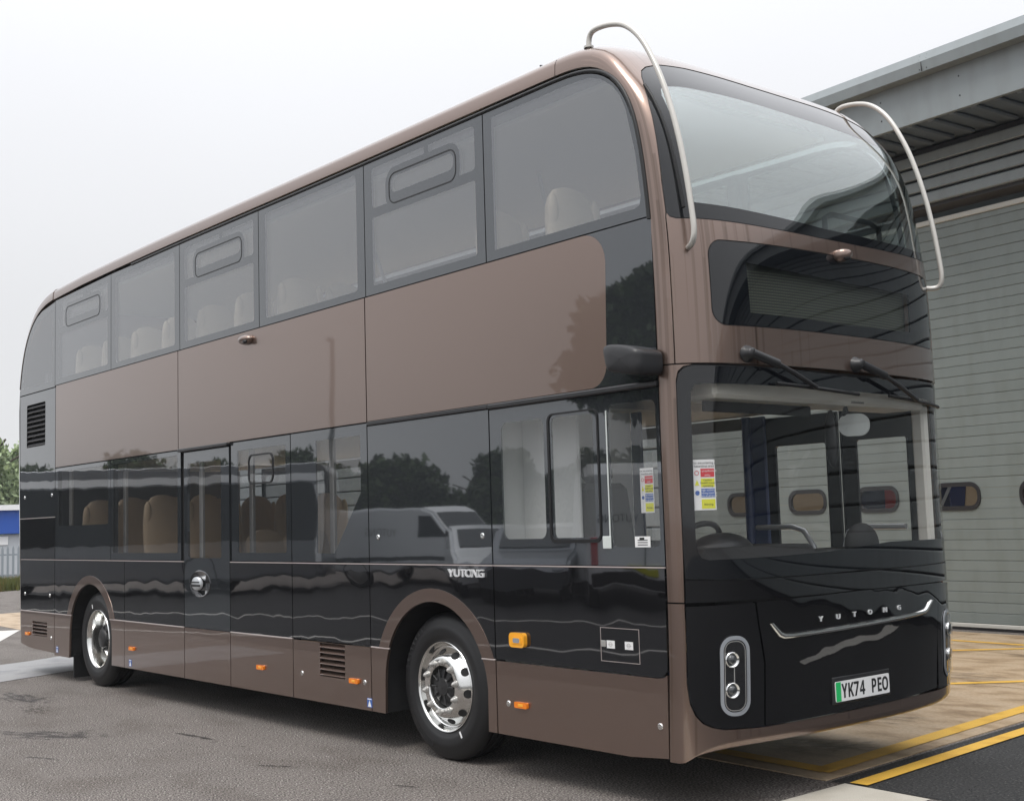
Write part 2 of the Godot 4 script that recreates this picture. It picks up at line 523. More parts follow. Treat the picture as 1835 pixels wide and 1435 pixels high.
func skin(p: Vector2) -> Array:
	var a := body_point(clampf(p.x, 0, smax), p.y)
	var es := 0.014
	var et := 0.03
	var ds := body_point(clampf(p.x + es, 0, smax), p.y) - body_point(clampf(p.x - es, 0, smax), p.y)
	var dt := body_point(p.x, clampf(p.y + et, 0, tmax)) - body_point(p.x, clampf(p.y - et, 0, tmax))
	var nn := ds.cross(dt).normalized()
	if wobble_front > 0.0:
		nn = (nn + Vector3(0, wob.get_noise_2d(p.x * 120, p.y * 160), wob.get_noise_2d(p.x * 120 + 700, p.y * 120)) * wobble_front).normalized()
	return [a, nn]

func side(p: Vector2) -> Array:
	return [Vector3(p.x, p.y, 0), Vector3(wob.get_noise_2d(p.x * 100, p.y * 100) * wobble, wob.get_noise_2d(p.x * 100 + 900, p.y * 100 + 300) * wobble, 1).normalized()]

func far_side(p: Vector2) -> Array:
	return [Vector3(p.x, p.y, -WIDE), Vector3(0, 0, -1)]

var wobble := 0.0
var fw_poly := PackedVector2Array()
var fw_clear := PackedVector2Array()
var wobble_front := 0.0

func rr(x0: float, y0: float, x1: float, y1: float, r: float, k := 5) -> PackedVector2Array:
	var out := PackedVector2Array()
	for q in [[x1 - r, y1 - r, 0.0], [x0 + r, y1 - r, 90.0], [x0 + r, y0 + r, 180.0], [x1 - r, y0 + r, 270.0]]:
		for i in k + 1:
			var a := deg_to_rad(q[2] + 90.0 * i / k)
			out.append(Vector2(q[0] + r * cos(a), q[1] + r * sin(a)))
	return out

func rect(x0: float, y0: float, x1: float, y1: float) -> PackedVector2Array:
	return PackedVector2Array([Vector2(x0, y0), Vector2(x1, y0), Vector2(x1, y1), Vector2(x0, y1)])

func cells(b: MB, pieces: Array, f: Callable, off: float, uvs: Vector2):
	for pc in pieces:
		var idx := Geometry2D.triangulate_polygon(pc)
		for i in range(0, idx.size(), 3):
			var P := []
			var U := []
			for k in 3:
				var q: Vector2 = pc[idx[i + k]]
				var r: Array = f.call(q)
				P.append([r[0] + r[1] * off, r[1]])
				U.append(Vector2(q.x * uvs.x, 1.0 - q.y * uvs.y))
			b.tri(P[0][0], P[1][0], P[2][0], P[0][1], P[1][1], P[2][1], U[0], U[1], U[2])

# a piece of bodywork: a polygon on a curved or flat surface, with holes, its own thickness and turned edges
func patch(b: MB, poly: PackedVector2Array, holes: Array, f: Callable, du: float, dv: float, off := 0.0, thick := 0.02, uvs := Vector2(0.1, 0.1)):
	var lo := poly[0]
	var hi := poly[0]
	for p in poly:
		lo = lo.min(p)
		hi = hi.max(p)
	var nu := maxi(1, ceili((hi.x - lo.x) / du))
	var nv := maxi(1, ceili((hi.y - lo.y) / dv))
	var cu := (hi.x - lo.x) / nu
	var cv := (hi.y - lo.y) / nv
	for i in nu:
		var col := Geometry2D.intersect_polygons(poly, rect(lo.x + i * cu, lo.y - 0.01, lo.x + (i + 1) * cu, hi.y + 0.01))
		for strip in col:
			for j in nv:
				var got: Array = Geometry2D.intersect_polygons(strip, rect(lo.x + i * cu - 0.001, lo.y + j * cv, lo.x + (i + 1) * cu + 0.001, lo.y + (j + 1) * cv))
				for h in holes:
					var nxt := []
					for g in got: nxt.append_array(Geometry2D.clip_polygons(g, h))
					got = nxt
				cells(b, got, f, off, uvs)
	if thick > 0.0:
		edge(b, poly, f, minf(du, dv), off, thick, 1.0)
		for h in holes: edge(b, h, f, minf(du, dv), off, thick, -1.0)

func edge(b: MB, poly: PackedVector2Array, f: Callable, step: float, off: float, thick: float, out: float):
	var ccw := (-1.0 if Geometry2D.is_polygon_clockwise(poly) else 1.0) * out
	for i in poly.size():
		var p := poly[i]
		var q := poly[(i + 1) % poly.size()]
		var k := maxi(1, ceili(p.distance_to(q) / step))
		for j in k:
			var a := p.lerp(q, j / float(k))
			var c := p.lerp(q, (j + 1) / float(k))
			var A: Array = f.call(a)
			var C: Array = f.call(c)
			var e: Vector3 = C[0] - A[0]
			var w: Vector3 = e.cross(A[1]) * ccw
			if w.length() < 1e-7: continue
			b.flat(A[0] + A[1] * off, C[0] + C[1] * off, C[0] + C[1] * (off - thick), A[0] + A[1] * (off - thick), w)

func ring(poly: PackedVector2Array, d: float) -> PackedVector2Array:
	var got := Geometry2D.offset_polygon(poly, d, Geometry2D.JOIN_ROUND)
	return got[0] if got.size() else poly

# ---------------------------------------------------------------- scene
func _ready():
	rng.seed = 5
	wob.seed = 9
	wob.frequency = 0.022
	wob.fractal_octaves = 2
	var cam := Camera3D.new()
	cam.name = "camera"
	cam.position = Vector3(4.64913, 1.56441, 4.91799)
	cam.basis = Basis.from_euler(Vector3(deg_to_rad(5.52281), deg_to_rad(50.04592), deg_to_rad(-1.73703)))
	cam.fov = 35.705
	cam.near = 0.05
	cam.far = 900.0
	add_child(cam)
	cam.current = true
	var we := WorldEnvironment.new()
	we.name = "environment"
	var env := Environment.new()
	var sky := Sky.new()
	var sm := PanoramaSkyMaterial.new()
	sm.panorama = overcast()
	sky.sky_material = sm
	env.background_mode = Environment.BG_SKY
	env.sky = sky
	env.tonemap_mode = Environment.TONE_MAPPER_LINEAR
	env.tonemap_exposure = 1.04
	env.sdfgi_enabled = true
	env.ssao_enabled = true
	env.ssil_enabled = true
	env.fog_enabled = true
	env.fog_density = 0.0006
	env.fog_light_color = Color(0.88, 0.9, 0.92)
	we.environment = env
	add_child(we)
	var sun := DirectionalLight3D.new()
	sun.name = "overcast_sun"
	sun.light_energy = 0.5
	sun.light_color = Color(1.0, 0.98, 0.95)
	sun.light_angular_distance = 25.0
	sun.shadow_enabled = true
	sun.rotation = Vector3(deg_to_rad(-62), deg_to_rad(25), 0)
	add_child(sun)
	make_materials()
	body_tables()
	make_ground()
	make_workshop()
	make_background()
	make_bus()
	make_yard()

# even overcast: three times brighter overhead than at the horizon, with faint cloud tone
func overcast() -> ImageTexture:
	var img := Image.create(512, 256, false, Image.FORMAT_RGBF)
	var f := FastNoiseLite.new()
	f.seed = 4
	f.frequency = 1.6
	f.fractal_octaves = 4
	for j in 256:
		var el := PI * (0.5 - (j + 0.5) / 256.0)
		var y := sin(el)
		for i in 512:
			var az := TAU * (i + 0.5) / 512.0
			var d := Vector3(cos(el) * cos(az), y * 1.8, cos(el) * sin(az))
			var l := 0.77 + 1.5 * pow(maxf(y, 0.0), 2.1)
			if y < 0.0: l = 0.35
			l *= 1.0 + 0.035 * f.get_noise_3dv(d)
			var t := clampf(y * 3.0, 0, 1)
			img.set_pixel(i, j, Color(l * lerpf(0.99, 0.985, t), l * lerpf(1.0, 1.0, t), l * lerpf(1.015, 1.04, t)))
	return ImageTexture.create_from_image(img)

func sheet(b: MB, pts: Array, y: float):
	var poly := PackedVector2Array()
	for p in pts: poly.append(Vector2(p[0], p[1]))
	var idx := Geometry2D.triangulate_polygon(poly)
	for i in range(0, idx.size(), 3):
		var q := []
		for k in 3: q.append(Vector3(poly[idx[i + k]].x, y, poly[idx[i + k]].y))
		b.tri(q[0], q[1], q[2], Vector3.UP, Vector3.UP, Vector3.UP)

# painted band between two ground points
func band(b: MB, x0: float, z0: float, x1: float, z1: float, w: float, y: float):
	var a := Vector2(x0, z0)
	var c := Vector2(x1, z1)
	var d := (c - a).normalized().orthogonal() * w * 0.5
	var k := maxi(1, int(a.distance_to(c) / 0.5))
	for i in k:
		var p := a.lerp(c, i / float(k))
		var q := a.lerp(c, (i + 1) / float(k))
		sheet(b, [[p.x - d.x, p.y - d.y], [q.x - d.x, q.y - d.y], [q.x + d.x, q.y + d.y], [p.x + d.x, p.y + d.y]], y)

func make_ground():
	var b := MB.new()
	sheet(b, [[-400, -400], [400, -400], [400, 400], [-400, 400]], 0.0)
	var g := struct("ground", b, M.asphalt)
	# stained concrete apron in front of the roller door, in bays with open joints
	var apron := Node3D.new()
	apron.name = "concrete_apron"
	apron.set_meta("kind", "structure")
	add_child(apron)
	var xs := [0.10, -3.1, -6.4, -9.7, -13.0, -16.3, -19.6, -21.4]
	for i in xs.size() - 1:
		for j in 2:
			var x0: float = xs[i] - 0.012
			var x1: float = xs[i + 1]
			var e := func(x: float, k: float): return lerpf(-1.2 + 0.058 * (x - 0.12), -9.55 + 0.065 * (x + 3.76), k)
			var k0 := 0.0 if j == 0 else 0.503
			var k1 := 0.5 if j == 0 else 1.0
			var sk := -0.065
			var pts := []
			for q in [[x0, k0], [x1, k0], [x1, k1], [x0, k1]]:
				var z: float = e.call(q[0], q[1])
				pts.append([q[0] + (z + 1.2) * 0.066, z])
			var bb := MB.new()
			sheet(bb, pts, 0.006)
			for q in 4:
				var p0: Array = pts[q]
				var p1: Array = pts[(q + 1) % 4]
				bb.flat(Vector3(p0[0], 0.006, p0[1]), Vector3(p1[0], 0.006, p1[1]), Vector3(p1[0], -0.01, p1[1]), Vector3(p0[0], -0.01, p0[1]), Vector3(p1[1] - p0[1], 0, p0[0] - p1[0]))
			part(apron, "concrete_bay", bb, M.concrete)
	var lines := [[-8.0, -1.98, -0.06, -1.43, 0.14], [-0.085, -1.37, -0.62, -7.4, 0.14], [-2.9, -3.55, -0.55, -6.4, 0.11], [-5.6, -4.6, -2.0, -8.55, 0.11], [-8.5, -8.85, -0.75, -8.36, 0.11], [-8.0, -5.4, -5.0, -8.7, 0.11]]
	for l in lines:
		var q := MB.new()
		band(q, l[0], l[1], l[2], l[3], l[4], 0.010)
		part(apron, "yellow_line", q, M.yellow_paint)
	# the newer, darker tarmac to the right
	b = MB.new()
	sheet(b, [[0.125, -1.2], [60, -1.2], [60, -60], [-3.4, -60], [-0.40, -9.4]], 0.004)
	var na := struct("dark_tarmac", b, M.new_asphalt)
	b = MB.new()
	sheet(b, [[0.9, -1.24], [60, -1.24], [60, 12], [0.95, 12]], 0.0045)
	struct("dark_tarmac", b, M.new_asphalt)
	b = MB.new()
	band(b, 0.30, -1.22, -0.25, -8.6, 0.115, 0.012)
	part(na, "yellow_line", b, M.yellow_paint)
	b = MB.new()
	sheet(b, [[0.235, -1.18], [0.80, -1.15], [1.02, 2.4], [0.29, 2.4]], 0.012)
	struct("pale_slab", b, M.pale_concrete)
	b = MB.new()
	sheet(b, [[-9.30, 0.62], [-9.78, -0.45], [-10.6, -2.0], [-12.2, -2.0], [-11.35, -0.5], [-10.95, 0.62], [-10.9, 3.0], [-9.3, 3.0]], 0.005)
	struct("pale_strip", b, M.grey_concrete)
	b = MB.new()
	sheet(b, [[3.35, -3.6], [3.62, -3.6], [4.66, -8.9], [4.2, -8.9]], 0.009)
	struct("pale_strip", b, M.white_paint)
	b = MB.new()
	sheet(b, [[-34, 4.2], [-9.5, 3.3], [6, 3.1], [40, 12.5], [30, 26], [-18, 21], [-24.5, 11.4], [-31, 7.0]], 0.003)
	struct("dark_tarmac", b, M.new_asphalt)
	for q in [[-5.35, 1.35, 1.5, 0.55, 0.5, "oil_stain"], [-6.9, 0.95, 0.9, 0.4, -0.2, "dirt_stain"], [-4.2, 0.62, 1.6, 0.16, 0.05, "crack"], [-2.75, 0.75, 0.8, 0.10, 0.5, "crack"], [-1.6, 0.55, 0.5, 0.08, 0.25, "crack"], [-4.3, 1.75, 0.9, 0.10, 0.35, "crack"], [-7.8, 0.75, 1.6, 0.5, 0.0, "oil_stain"]]:
		var sb := MB.new()
		var bx := Basis(Vector3.UP, q[4])
		var cs := []
		for k in [[-1, -1], [1, -1], [1, 1], [-1, 1]]: cs.append(Vector3(q[0], 0.003, q[1]) + bx * Vector3(k[0] * q[2] * 0.5, 0, k[1] * q[3] * 0.5))
		sb.tri(cs[0], cs[1], cs[2], Vector3.UP, Vector3.UP, Vector3.UP, Vector2(0, 0), Vector2(1, 0), Vector2(1, 1))
		sb.tri(cs[0], cs[2], cs[3], Vector3.UP, Vector3.UP, Vector3.UP, Vector2(0, 0), Vector2(1, 1), Vector2(0, 1))
		part(g, q[5], sb, M[q[5]])
	for q in [[-1.2, -3.2, 1.6, 1.2, 0.3, "dirt_stain"], [-0.55, -2.1, 0.9, 0.7, 0.9, "dirt_stain"], [-2.0, -5.6, 2.0, 1.2, 0.2, "dirt_stain"], [-1.4, -7.6, 2.6, 0.8, 0.0, "dirt_stain"]]:
		var sb := MB.new()
		var bx := Basis(Vector3.UP, q[4])
		var cs := []
		for k in [[-1, -1], [1, -1], [1, 1], [-1, 1]]: cs.append(Vector3(q[0], 0.013, q[1]) + bx * Vector3(k[0] * q[2] * 0.5, 0, k[1] * q[3] * 0.5))
		sb.tri(cs[0], cs[1], cs[2], Vector3.UP, Vector3.UP, Vector3.UP, Vector2(0, 0), Vector2(1, 0), Vector2(1, 1))
		sb.tri(cs[0], cs[2], cs[3], Vector3.UP, Vector3.UP, Vector3.UP, Vector2(0, 0), Vector2(1, 1), Vector2(0, 1))
		part(apron, q[5], sb, M[q[5]])
	var gm := MultiMesh.new()
	gm.transform_format = MultiMesh.TRANSFORM_3D
	gm.use_colors = true
	var stone := MB.new()
	stone.use_col = true
	stone.ball(Vector3.ZERO, Vector3(1, 0.6, 0.8), 6, 4)
	gm.mesh = stone.mesh(M.grit)
	gm.instance_count = 9000
	for i in 9000:
		var p := Vector3(rng.randf_range(-10.0, 0.1), 0.001, rng.randf_range(-0.2, 2.7)) if i < 6500 else Vector3(rng.randf_range(0.1, 2.2), 0.005, rng.randf_range(-5.0, -0.6))
		gm.set_instance_transform(i, Transform3D(Basis.from_euler(Vector3(rng.randf() * 0.6, rng.randf() * TAU, 0)).scaled(Vector3.ONE * rng.randf_range(0.0016, 0.0045)), p))
		var q := rng.randf_range(0.04, 0.2) if rng.randf() < 0.6 else rng.randf_range(0.3, 0.6)
		if i >= 6500: q *= 0.3
		gm.set_instance_color(i, Color(q, q * 0.95, q * 0.9))
	var gi := MultiMeshInstance3D.new()
	gi.name = "loose_grit"
	gi.multimesh = gm
	gi.set_meta("kind", "stuff")
	g.add_child(gi)
	# bay markings across the yard; the shiny lower panels mirror them
	var mk := MB.new()
	for l in [[-26, 3.0, -7, 8.6], [-24, 0.9, -3, 6.2]]:
		band(mk, l[0], l[1], l[2], l[3], 0.14, 0.006)
	part(g, "white_line", mk, M.white_paint)
	mk = MB.new()
	band(mk, -16.8, -1.95, -14.4, -0.8, 0.45, 0.006)
	part(g, "white_line", mk, M.white_paint)

# ---------------------------------------------------------------- workshop
func make_workshop():
	var w := thing("workshop_building", "grey clad workshop with deep eaves and a wide roller door behind the bus", "building", Vector3(-3.76, 0, -9.81), -atan(0.0651))
	var L := -24.0
	var R := 75.0
	var dl := -5.2
	var dr := 2.9
	var b := MB.new()
	# side cladding planks left and right of the door, and the row of planks over it
	var plank := func(x0: float, x1: float, y0: float, y1: float):
		var q := MB.new()
		q.aabb(Vector3(x0, y0, 0.16), Vector3(x1, y1, 0.235), 0.012)
		part(w, "cladding_plank", q, M.cladding)
	for i in 4:
		plank.call(L, R, 5.545 + i * 0.176, 5.545 + i * 0.176 + 0.142)
	for i in 17:
		plank.call(L, dl - 0.1, 0.12 + i * 0.32, 0.12 + i * 0.32 + 0.29)
		plank.call(dr + 0.1, R, 0.12 + i * 0.32, 0.12 + i * 0.32 + 0.29)
	b.aabb(Vector3(L, 5.50, -0.2), Vector3(R, 6.30, 0.16))
	b.aabb(Vector3(L, 0, -0.2), Vector3(dl - 0.12, 5.5, 0.165))
	b.aabb(Vector3(dr + 0.12, 0, -0.2), Vector3(R, 5.5, 0.165))
	part(w, "wall", b, M.recess)
	for x in [dl - 0.06, dr + 0.06]:
		b = MB.new()
		b.aabb(Vector3(x - 0.06, 0, -0.05), Vector3(x + 0.06, 5.5, 0.25), 0.01)
		part(w, "door_jamb", b, M.fascia)
	b = MB.new()
	b.aabb(Vector3(dl, 5.305, -0.02), Vector3(dr, 5.372, 0.03), 0.006)
	part(w, "door_head_strip", b, M.strip)
	b = MB.new()
	b.aabb(Vector3(L, 6.33, -0.2), Vector3(R, 6.40, 1.19))
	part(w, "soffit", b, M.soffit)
	var rib := MB.new()
	rib.aabb(Vector3(-0.05, 6.285, 0.25), Vector3(0.05, 6.33, 1.14), 0.02)
	var rm := rib.mesh(M.soffit)
	for i in 100:
		var x := L + 0.15 + i * 0.30
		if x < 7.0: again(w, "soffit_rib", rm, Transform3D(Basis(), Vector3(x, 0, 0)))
	b = MB.new()
	b.aabb(Vector3(L, 6.30, 1.14), Vector3(R, 6.90, 1.20), 0.006)
	part(w, "fascia", b, M.fascia)
	b = MB.new()
	# gutter: tilted upper face over an upright lower one
	var gp := PackedVector2Array([Vector2(1.15, 6.84), Vector2(1.37, 6.84), Vector2(1.39, 6.965), Vector2(1.335, 7.085), Vector2(1.15, 7.085)])
	b.prism(Transform3D(Basis(Vector3(0, 0, 1), Vector3(0, 1, 0), Vector3(-1, 0, 0)), Vector3(R, 0, 0)), gp, R - L)
	part(w, "gutter", b, M.fascia)
	b = MB.new()
	for x in [-3.5, 0.56, 4.6]:
		b.aabb(Vector3(x - 0.02, 6.845, 1.365), Vector3(x - 0.015, 6.96, 1.3925))
		for dx in [-0.05, 0.05]:
			for y in [6.87, 6.93, 6.99, 7.04]: b.ball(Vector3(x + dx, y, 1.378 if y < 6.95 else 1.385 - (y - 6.965) * 0.46), Vector3(0.007, 0.007, 0.007), 6, 4)
	part(w, "gutter_rivets", b, M.recess)
	var scr := MB.new()
	scr.ball(Vector3.ZERO, Vector3(0.011, 0.011, 0.006), 8, 4)
	var scm := scr.mesh(M.recess)
	for i in 9:
		again(w, "fascia_screw", scm, Transform3D(Basis(), Vector3(-3.6 + i * 1.13, 6.70, 1.202)))
		again(w, "fascia_screw", scm, Transform3D(Basis(), Vector3(-3.6 + i * 1.13, 6.46, 1.202)))
	b = MB.new()
	b.prism(Transform3D(Basis(Vector3(0, 0, 1), Vector3(0, 1, 0), Vector3(-1, 0, 0)), Vector3(R, 0, 0)), PackedVector2Array([Vector2(1.3, 7.0), Vector2(-0.4, 7.18), Vector2(-0.4, 7.04), Vector2(1.16, 6.86)]), R - L)
	b.prism(Transform3D(Basis(Vector3(0, 0, 1), Vector3(0, 1, 0), Vector3(-1, 0, 0)), Vector3(R, 0, 0)), PackedVector2Array([Vector2(-4.4, 7.6), Vector2(-12, 8.4), Vector2(-12, 8.2), Vector2(-4.4, 7.4)]), R - L)
	part(w, "roof", b, M.cladding)
	b = MB.new()
	b.flat(Vector3(L, 7.16, -0.4), Vector3(R, 7.16, -0.4), Vector3(R, 7.58, -4.4), Vector3(L, 7.58, -4.4), Vector3.UP)
	part(w, "rooflight", b, M.window)
	b = MB.new()
	for x in [L, R - 0.2]: b.aabb(Vector3(x, 0, -12), Vector3(x + 0.2, 6.9, -0.2))
	b.aabb(Vector3(L, 0, -12.2), Vector3(R, 8.1, -12))
	part(w, "rear_wall", b, M.cladding)
	b = MB.new()
	b.aabb(Vector3(L + 0.3, 0.0, -11.9), Vector3(R - 0.3, 0.02, -0.2))
	part(w, "workshop_floor", b, M.grey_concrete)
	# roller door
	b = MB.new()
	b.aabb(Vector3(dl, 0.035, -0.06), Vector3(dr, 0.088, 0.012), 0.008)
	var door := part(w, "roller_door", b, M.strip)
	b = MB.new()
	b.aabb(Vector3(dl, 0.002, -0.05), Vector3(dr, 0.035, 0.0))
	part(door, "bottom_seal", b, M.frame_rubber)
	var wins := []
	for k in 6: wins.append(-4.36 + 1.24 * k)
	var wy0 := 1.535
	var wy1 := 1.872
	var openings := []
	for wx in wins: openings.append(rr(wx + 0.012, wy0, wx + 0.688, wy1, 0.145, 7))
	for i in 40:
		var y0 := 0.09 + i * 0.1318
		var y1 := y0 + 0.1318
		if y0 > 5.28: break
		var q := MB.new()
		var zf := 0.0 if i % 2 == 0 else -0.0015
		if y1 > wy0 and y0 < wy1:
			# the panel with the windows: one run per clear span, joined by the strips above and below the openings
			for piece in clip_all(rect(dl, y0 + 0.0015, dr, y1 - 0.0015), openings): q.prism(Transform3D(Basis(), Vector3(0, 0, -0.03)), piece, 0.03 + zf)
		else:
			q.aabb(Vector3(dl, y0 + 0.0015, -0.03), Vector3(dr, y1 - 0.0015, zf), 0.005)
		part(door, "slat", q, M.slat if i % 2 == 0 else M.slat_pale)
	b = MB.new()
	b.aabb(Vector3(dl, 0.09, -0.05), Vector3(dr, wy0 + 0.01, -0.031))
	b.aabb(Vector3(dl, wy1 - 0.01, -0.05), Vector3(dr, 5.3, -0.031))
	part(door, "slat_backing", b, M.slat_shade)
	var hole := rr(0.045, wy0 + 0.045, 0.655, wy1 - 0.045, 0.10)
	var fr := MB.new()
	wobble = 0.0
	patch(fr, rr(0, wy0 - 0.012, 0.70, wy1 + 0.012, 0.155, 7), [hole], side, 0.1, 0.1, 0.014, 0.05)
	var pane := MB.new()
	patch(pane, ring(hole, 0.004), [], side, 1, 1, -0.01, 0.0)
	var frm := fr.mesh(M.frame_rubber)
	var pnm := pane.mesh(M.window)
	for wx in wins:
		again(door, "window_frame", frm, Transform3D(Basis(), Vector3(wx, 0, 0)))
		again(door, "window_pane", pnm, Transform3D(Basis(), Vector3(wx, 0, 0)))
	# what the small windows look in on: a lit tan wall lining close behind the door, and a vehicle with slanted blue and white stripes
	b = MB.new()
	b.aabb(Vector3(-8, 0.02, -3.2), Vector3(6, 5.5, -3.1))
	part(w, "inner_lining", b, M.tan_wall)
	b = MB.new()
	for s in [[-0.75, M.navy], [-2.6, M.navy]]:
		b.prism(Transform3D(Basis(), Vector3(s[0], 0, -3.09)), PackedVector2Array([Vector2(0.0, 1.45), Vector2(0.3, 1.32), Vector2(0.42, 2.2), Vector2(0.06, 2.2)]), 0.01)
	part(w, "wall_stripe", b, M.navy)
	b = MB.new()
	b.aabb(Vector3(-3.4, 1.0, -1.62), Vector3(-1.5, 2.6, -1.6))
	var ban := part(w, "striped_banner", b, M.navy)
	b = MB.new()
	b.aabb(Vector3(-2.62, 1.0, -1.595), Vector3(-2.38, 2.6, -1.59))
	part(ban, "red_stripe", b, M.red_print)
	for k in 4:
		b = MB.new()
		b.prism(Transform3D(Basis(), Vector3(0, 0, -1.592)), PackedVector2Array([Vector2(-3.4 + 0.5 * k, 1.1), Vector2(-3.4 + 0.5 * k, 1.2), Vector2(-2.9 + 0.5 * k, 1.55 + (0.5 if k > 1 else 0.0)), Vector2(-2.9 + 0.5 * k, 1.45 + (0.5 if k > 1 else 0.0))]), 0.001)
		part(ban, "white_stripe", b, M.white_print)

# ---------------------------------------------------------------- background to the left of the bus
func leaf_mesh() -> ArrayMesh:
	var b := MB.new()
	b.use_col = true
	var r := RandomNumberGenerator.new()
	r.seed = 12
	for i in 9:
		var c := Vector3(r.randf_range(-1, 1), r.randf_range(-0.8, 0.8), r.randf_range(-1, 1)) * 0.13
		var a := Vector3(r.randf_range(-1, 1), r.randf_range(-0.6, 0.6), r.randf_range(-1, 1)).normalized()
		var e := a.cross(Vector3(r.randf_range(-1, 1), r.randf_range(-1, 1), r.randf_range(-1, 1))).normalized()
		var l := r.randf_range(0.07, 0.12)
		var n := a.cross(e).normalized()
		var k := r.randf_range(0.75, 1.25)
		b.tint = Color(0.055 * k, 0.095 * k, 0.022 * k)
		b.tri(c - a * l, c + e * l * 0.5, c + a * l, n, n, n)
		b.tri(c - a * l, c + a * l, c - e * l * 0.5, n, n, n)
	return b.mesh(M.leaf)

var leaves: ArrayMesh

func tree(called: String, label: String, at: Vector3, h: float, rad: float, low: float, count: int, seed_: int, shade: Color, size: float, group: String):
	if leaves == null: leaves = leaf_mesh()
	var t := thing(called, label, "tree", at, 0.0, group)
	var r := RandomNumberGenerator.new()
	r.seed = seed_
	var b := MB.new()
	b.tube([Vector3(0, -0.1, 0), Vector3(0.05, h * 0.25, 0.03), Vector3(-0.04, h * 0.5, 0.05), Vector3(0.03, h * 0.8, 0)], 0.02 * h, 8)
	for i in 7:
		var a := TAU * i / 7.0 + r.randf()
		var y := h * (0.3 + 0.07 * i)
		b.tube([Vector3(0, y, 0), Vector3(cos(a) * rad * 0.35, y + h * 0.08, sin(a) * rad * 0.35), Vector3(cos(a) * rad * 0.7, y + h * 0.17, sin(a) * rad * 0.7)], 0.008 * h, 6)
	part(t, "trunk", b, M.bark)
	var blobs := []
	for i in 16:
		var a := r.randf() * TAU
		var k := r.randf()
		var y := lerpf(low, h * 0.93, k)
		var f := sin(clampf((y - low) / (h - low), 0.03, 0.97) * PI) * 0.75 + 0.2
		blobs.append([Vector3(cos(a) * rad * f * r.randf_range(0.3, 0.75), y, sin(a) * rad * f * r.randf_range(0.3, 0.75)), rad * r.randf_range(0.28, 0.5)])
	var mm := MultiMesh.new()
	mm.transform_format = MultiMesh.TRANSFORM_3D
	mm.use_colors = true
	mm.mesh = leaves
	mm.instance_count = count
	for i in count:
		var q: Array = blobs[r.randi() % blobs.size()]
		var d: Vector3 = Vector3(r.randfn(), r.randfn(), r.randfn()).normalized() * q[1] * pow(r.randf(), 0.33)
		d.y *= 0.8
		var k := size * r.randf_range(0.7, 1.3)
		mm.set_instance_transform(i, Transform3D(Basis.from_euler(Vector3(r.randf() * TAU, r.randf() * TAU, r.randf() * TAU)).scaled(Vector3.ONE * k), q[0] + d))
		var br := r.randf_range(0.7, 1.3)
		mm.set_instance_color(i, Color(shade.r * br, shade.g * br, shade.b * br))
	var o := MultiMeshInstance3D.new()
	o.name = "crown"
	o.multimesh = mm
	o.set_meta("kind", "stuff")
	t.add_child(o)

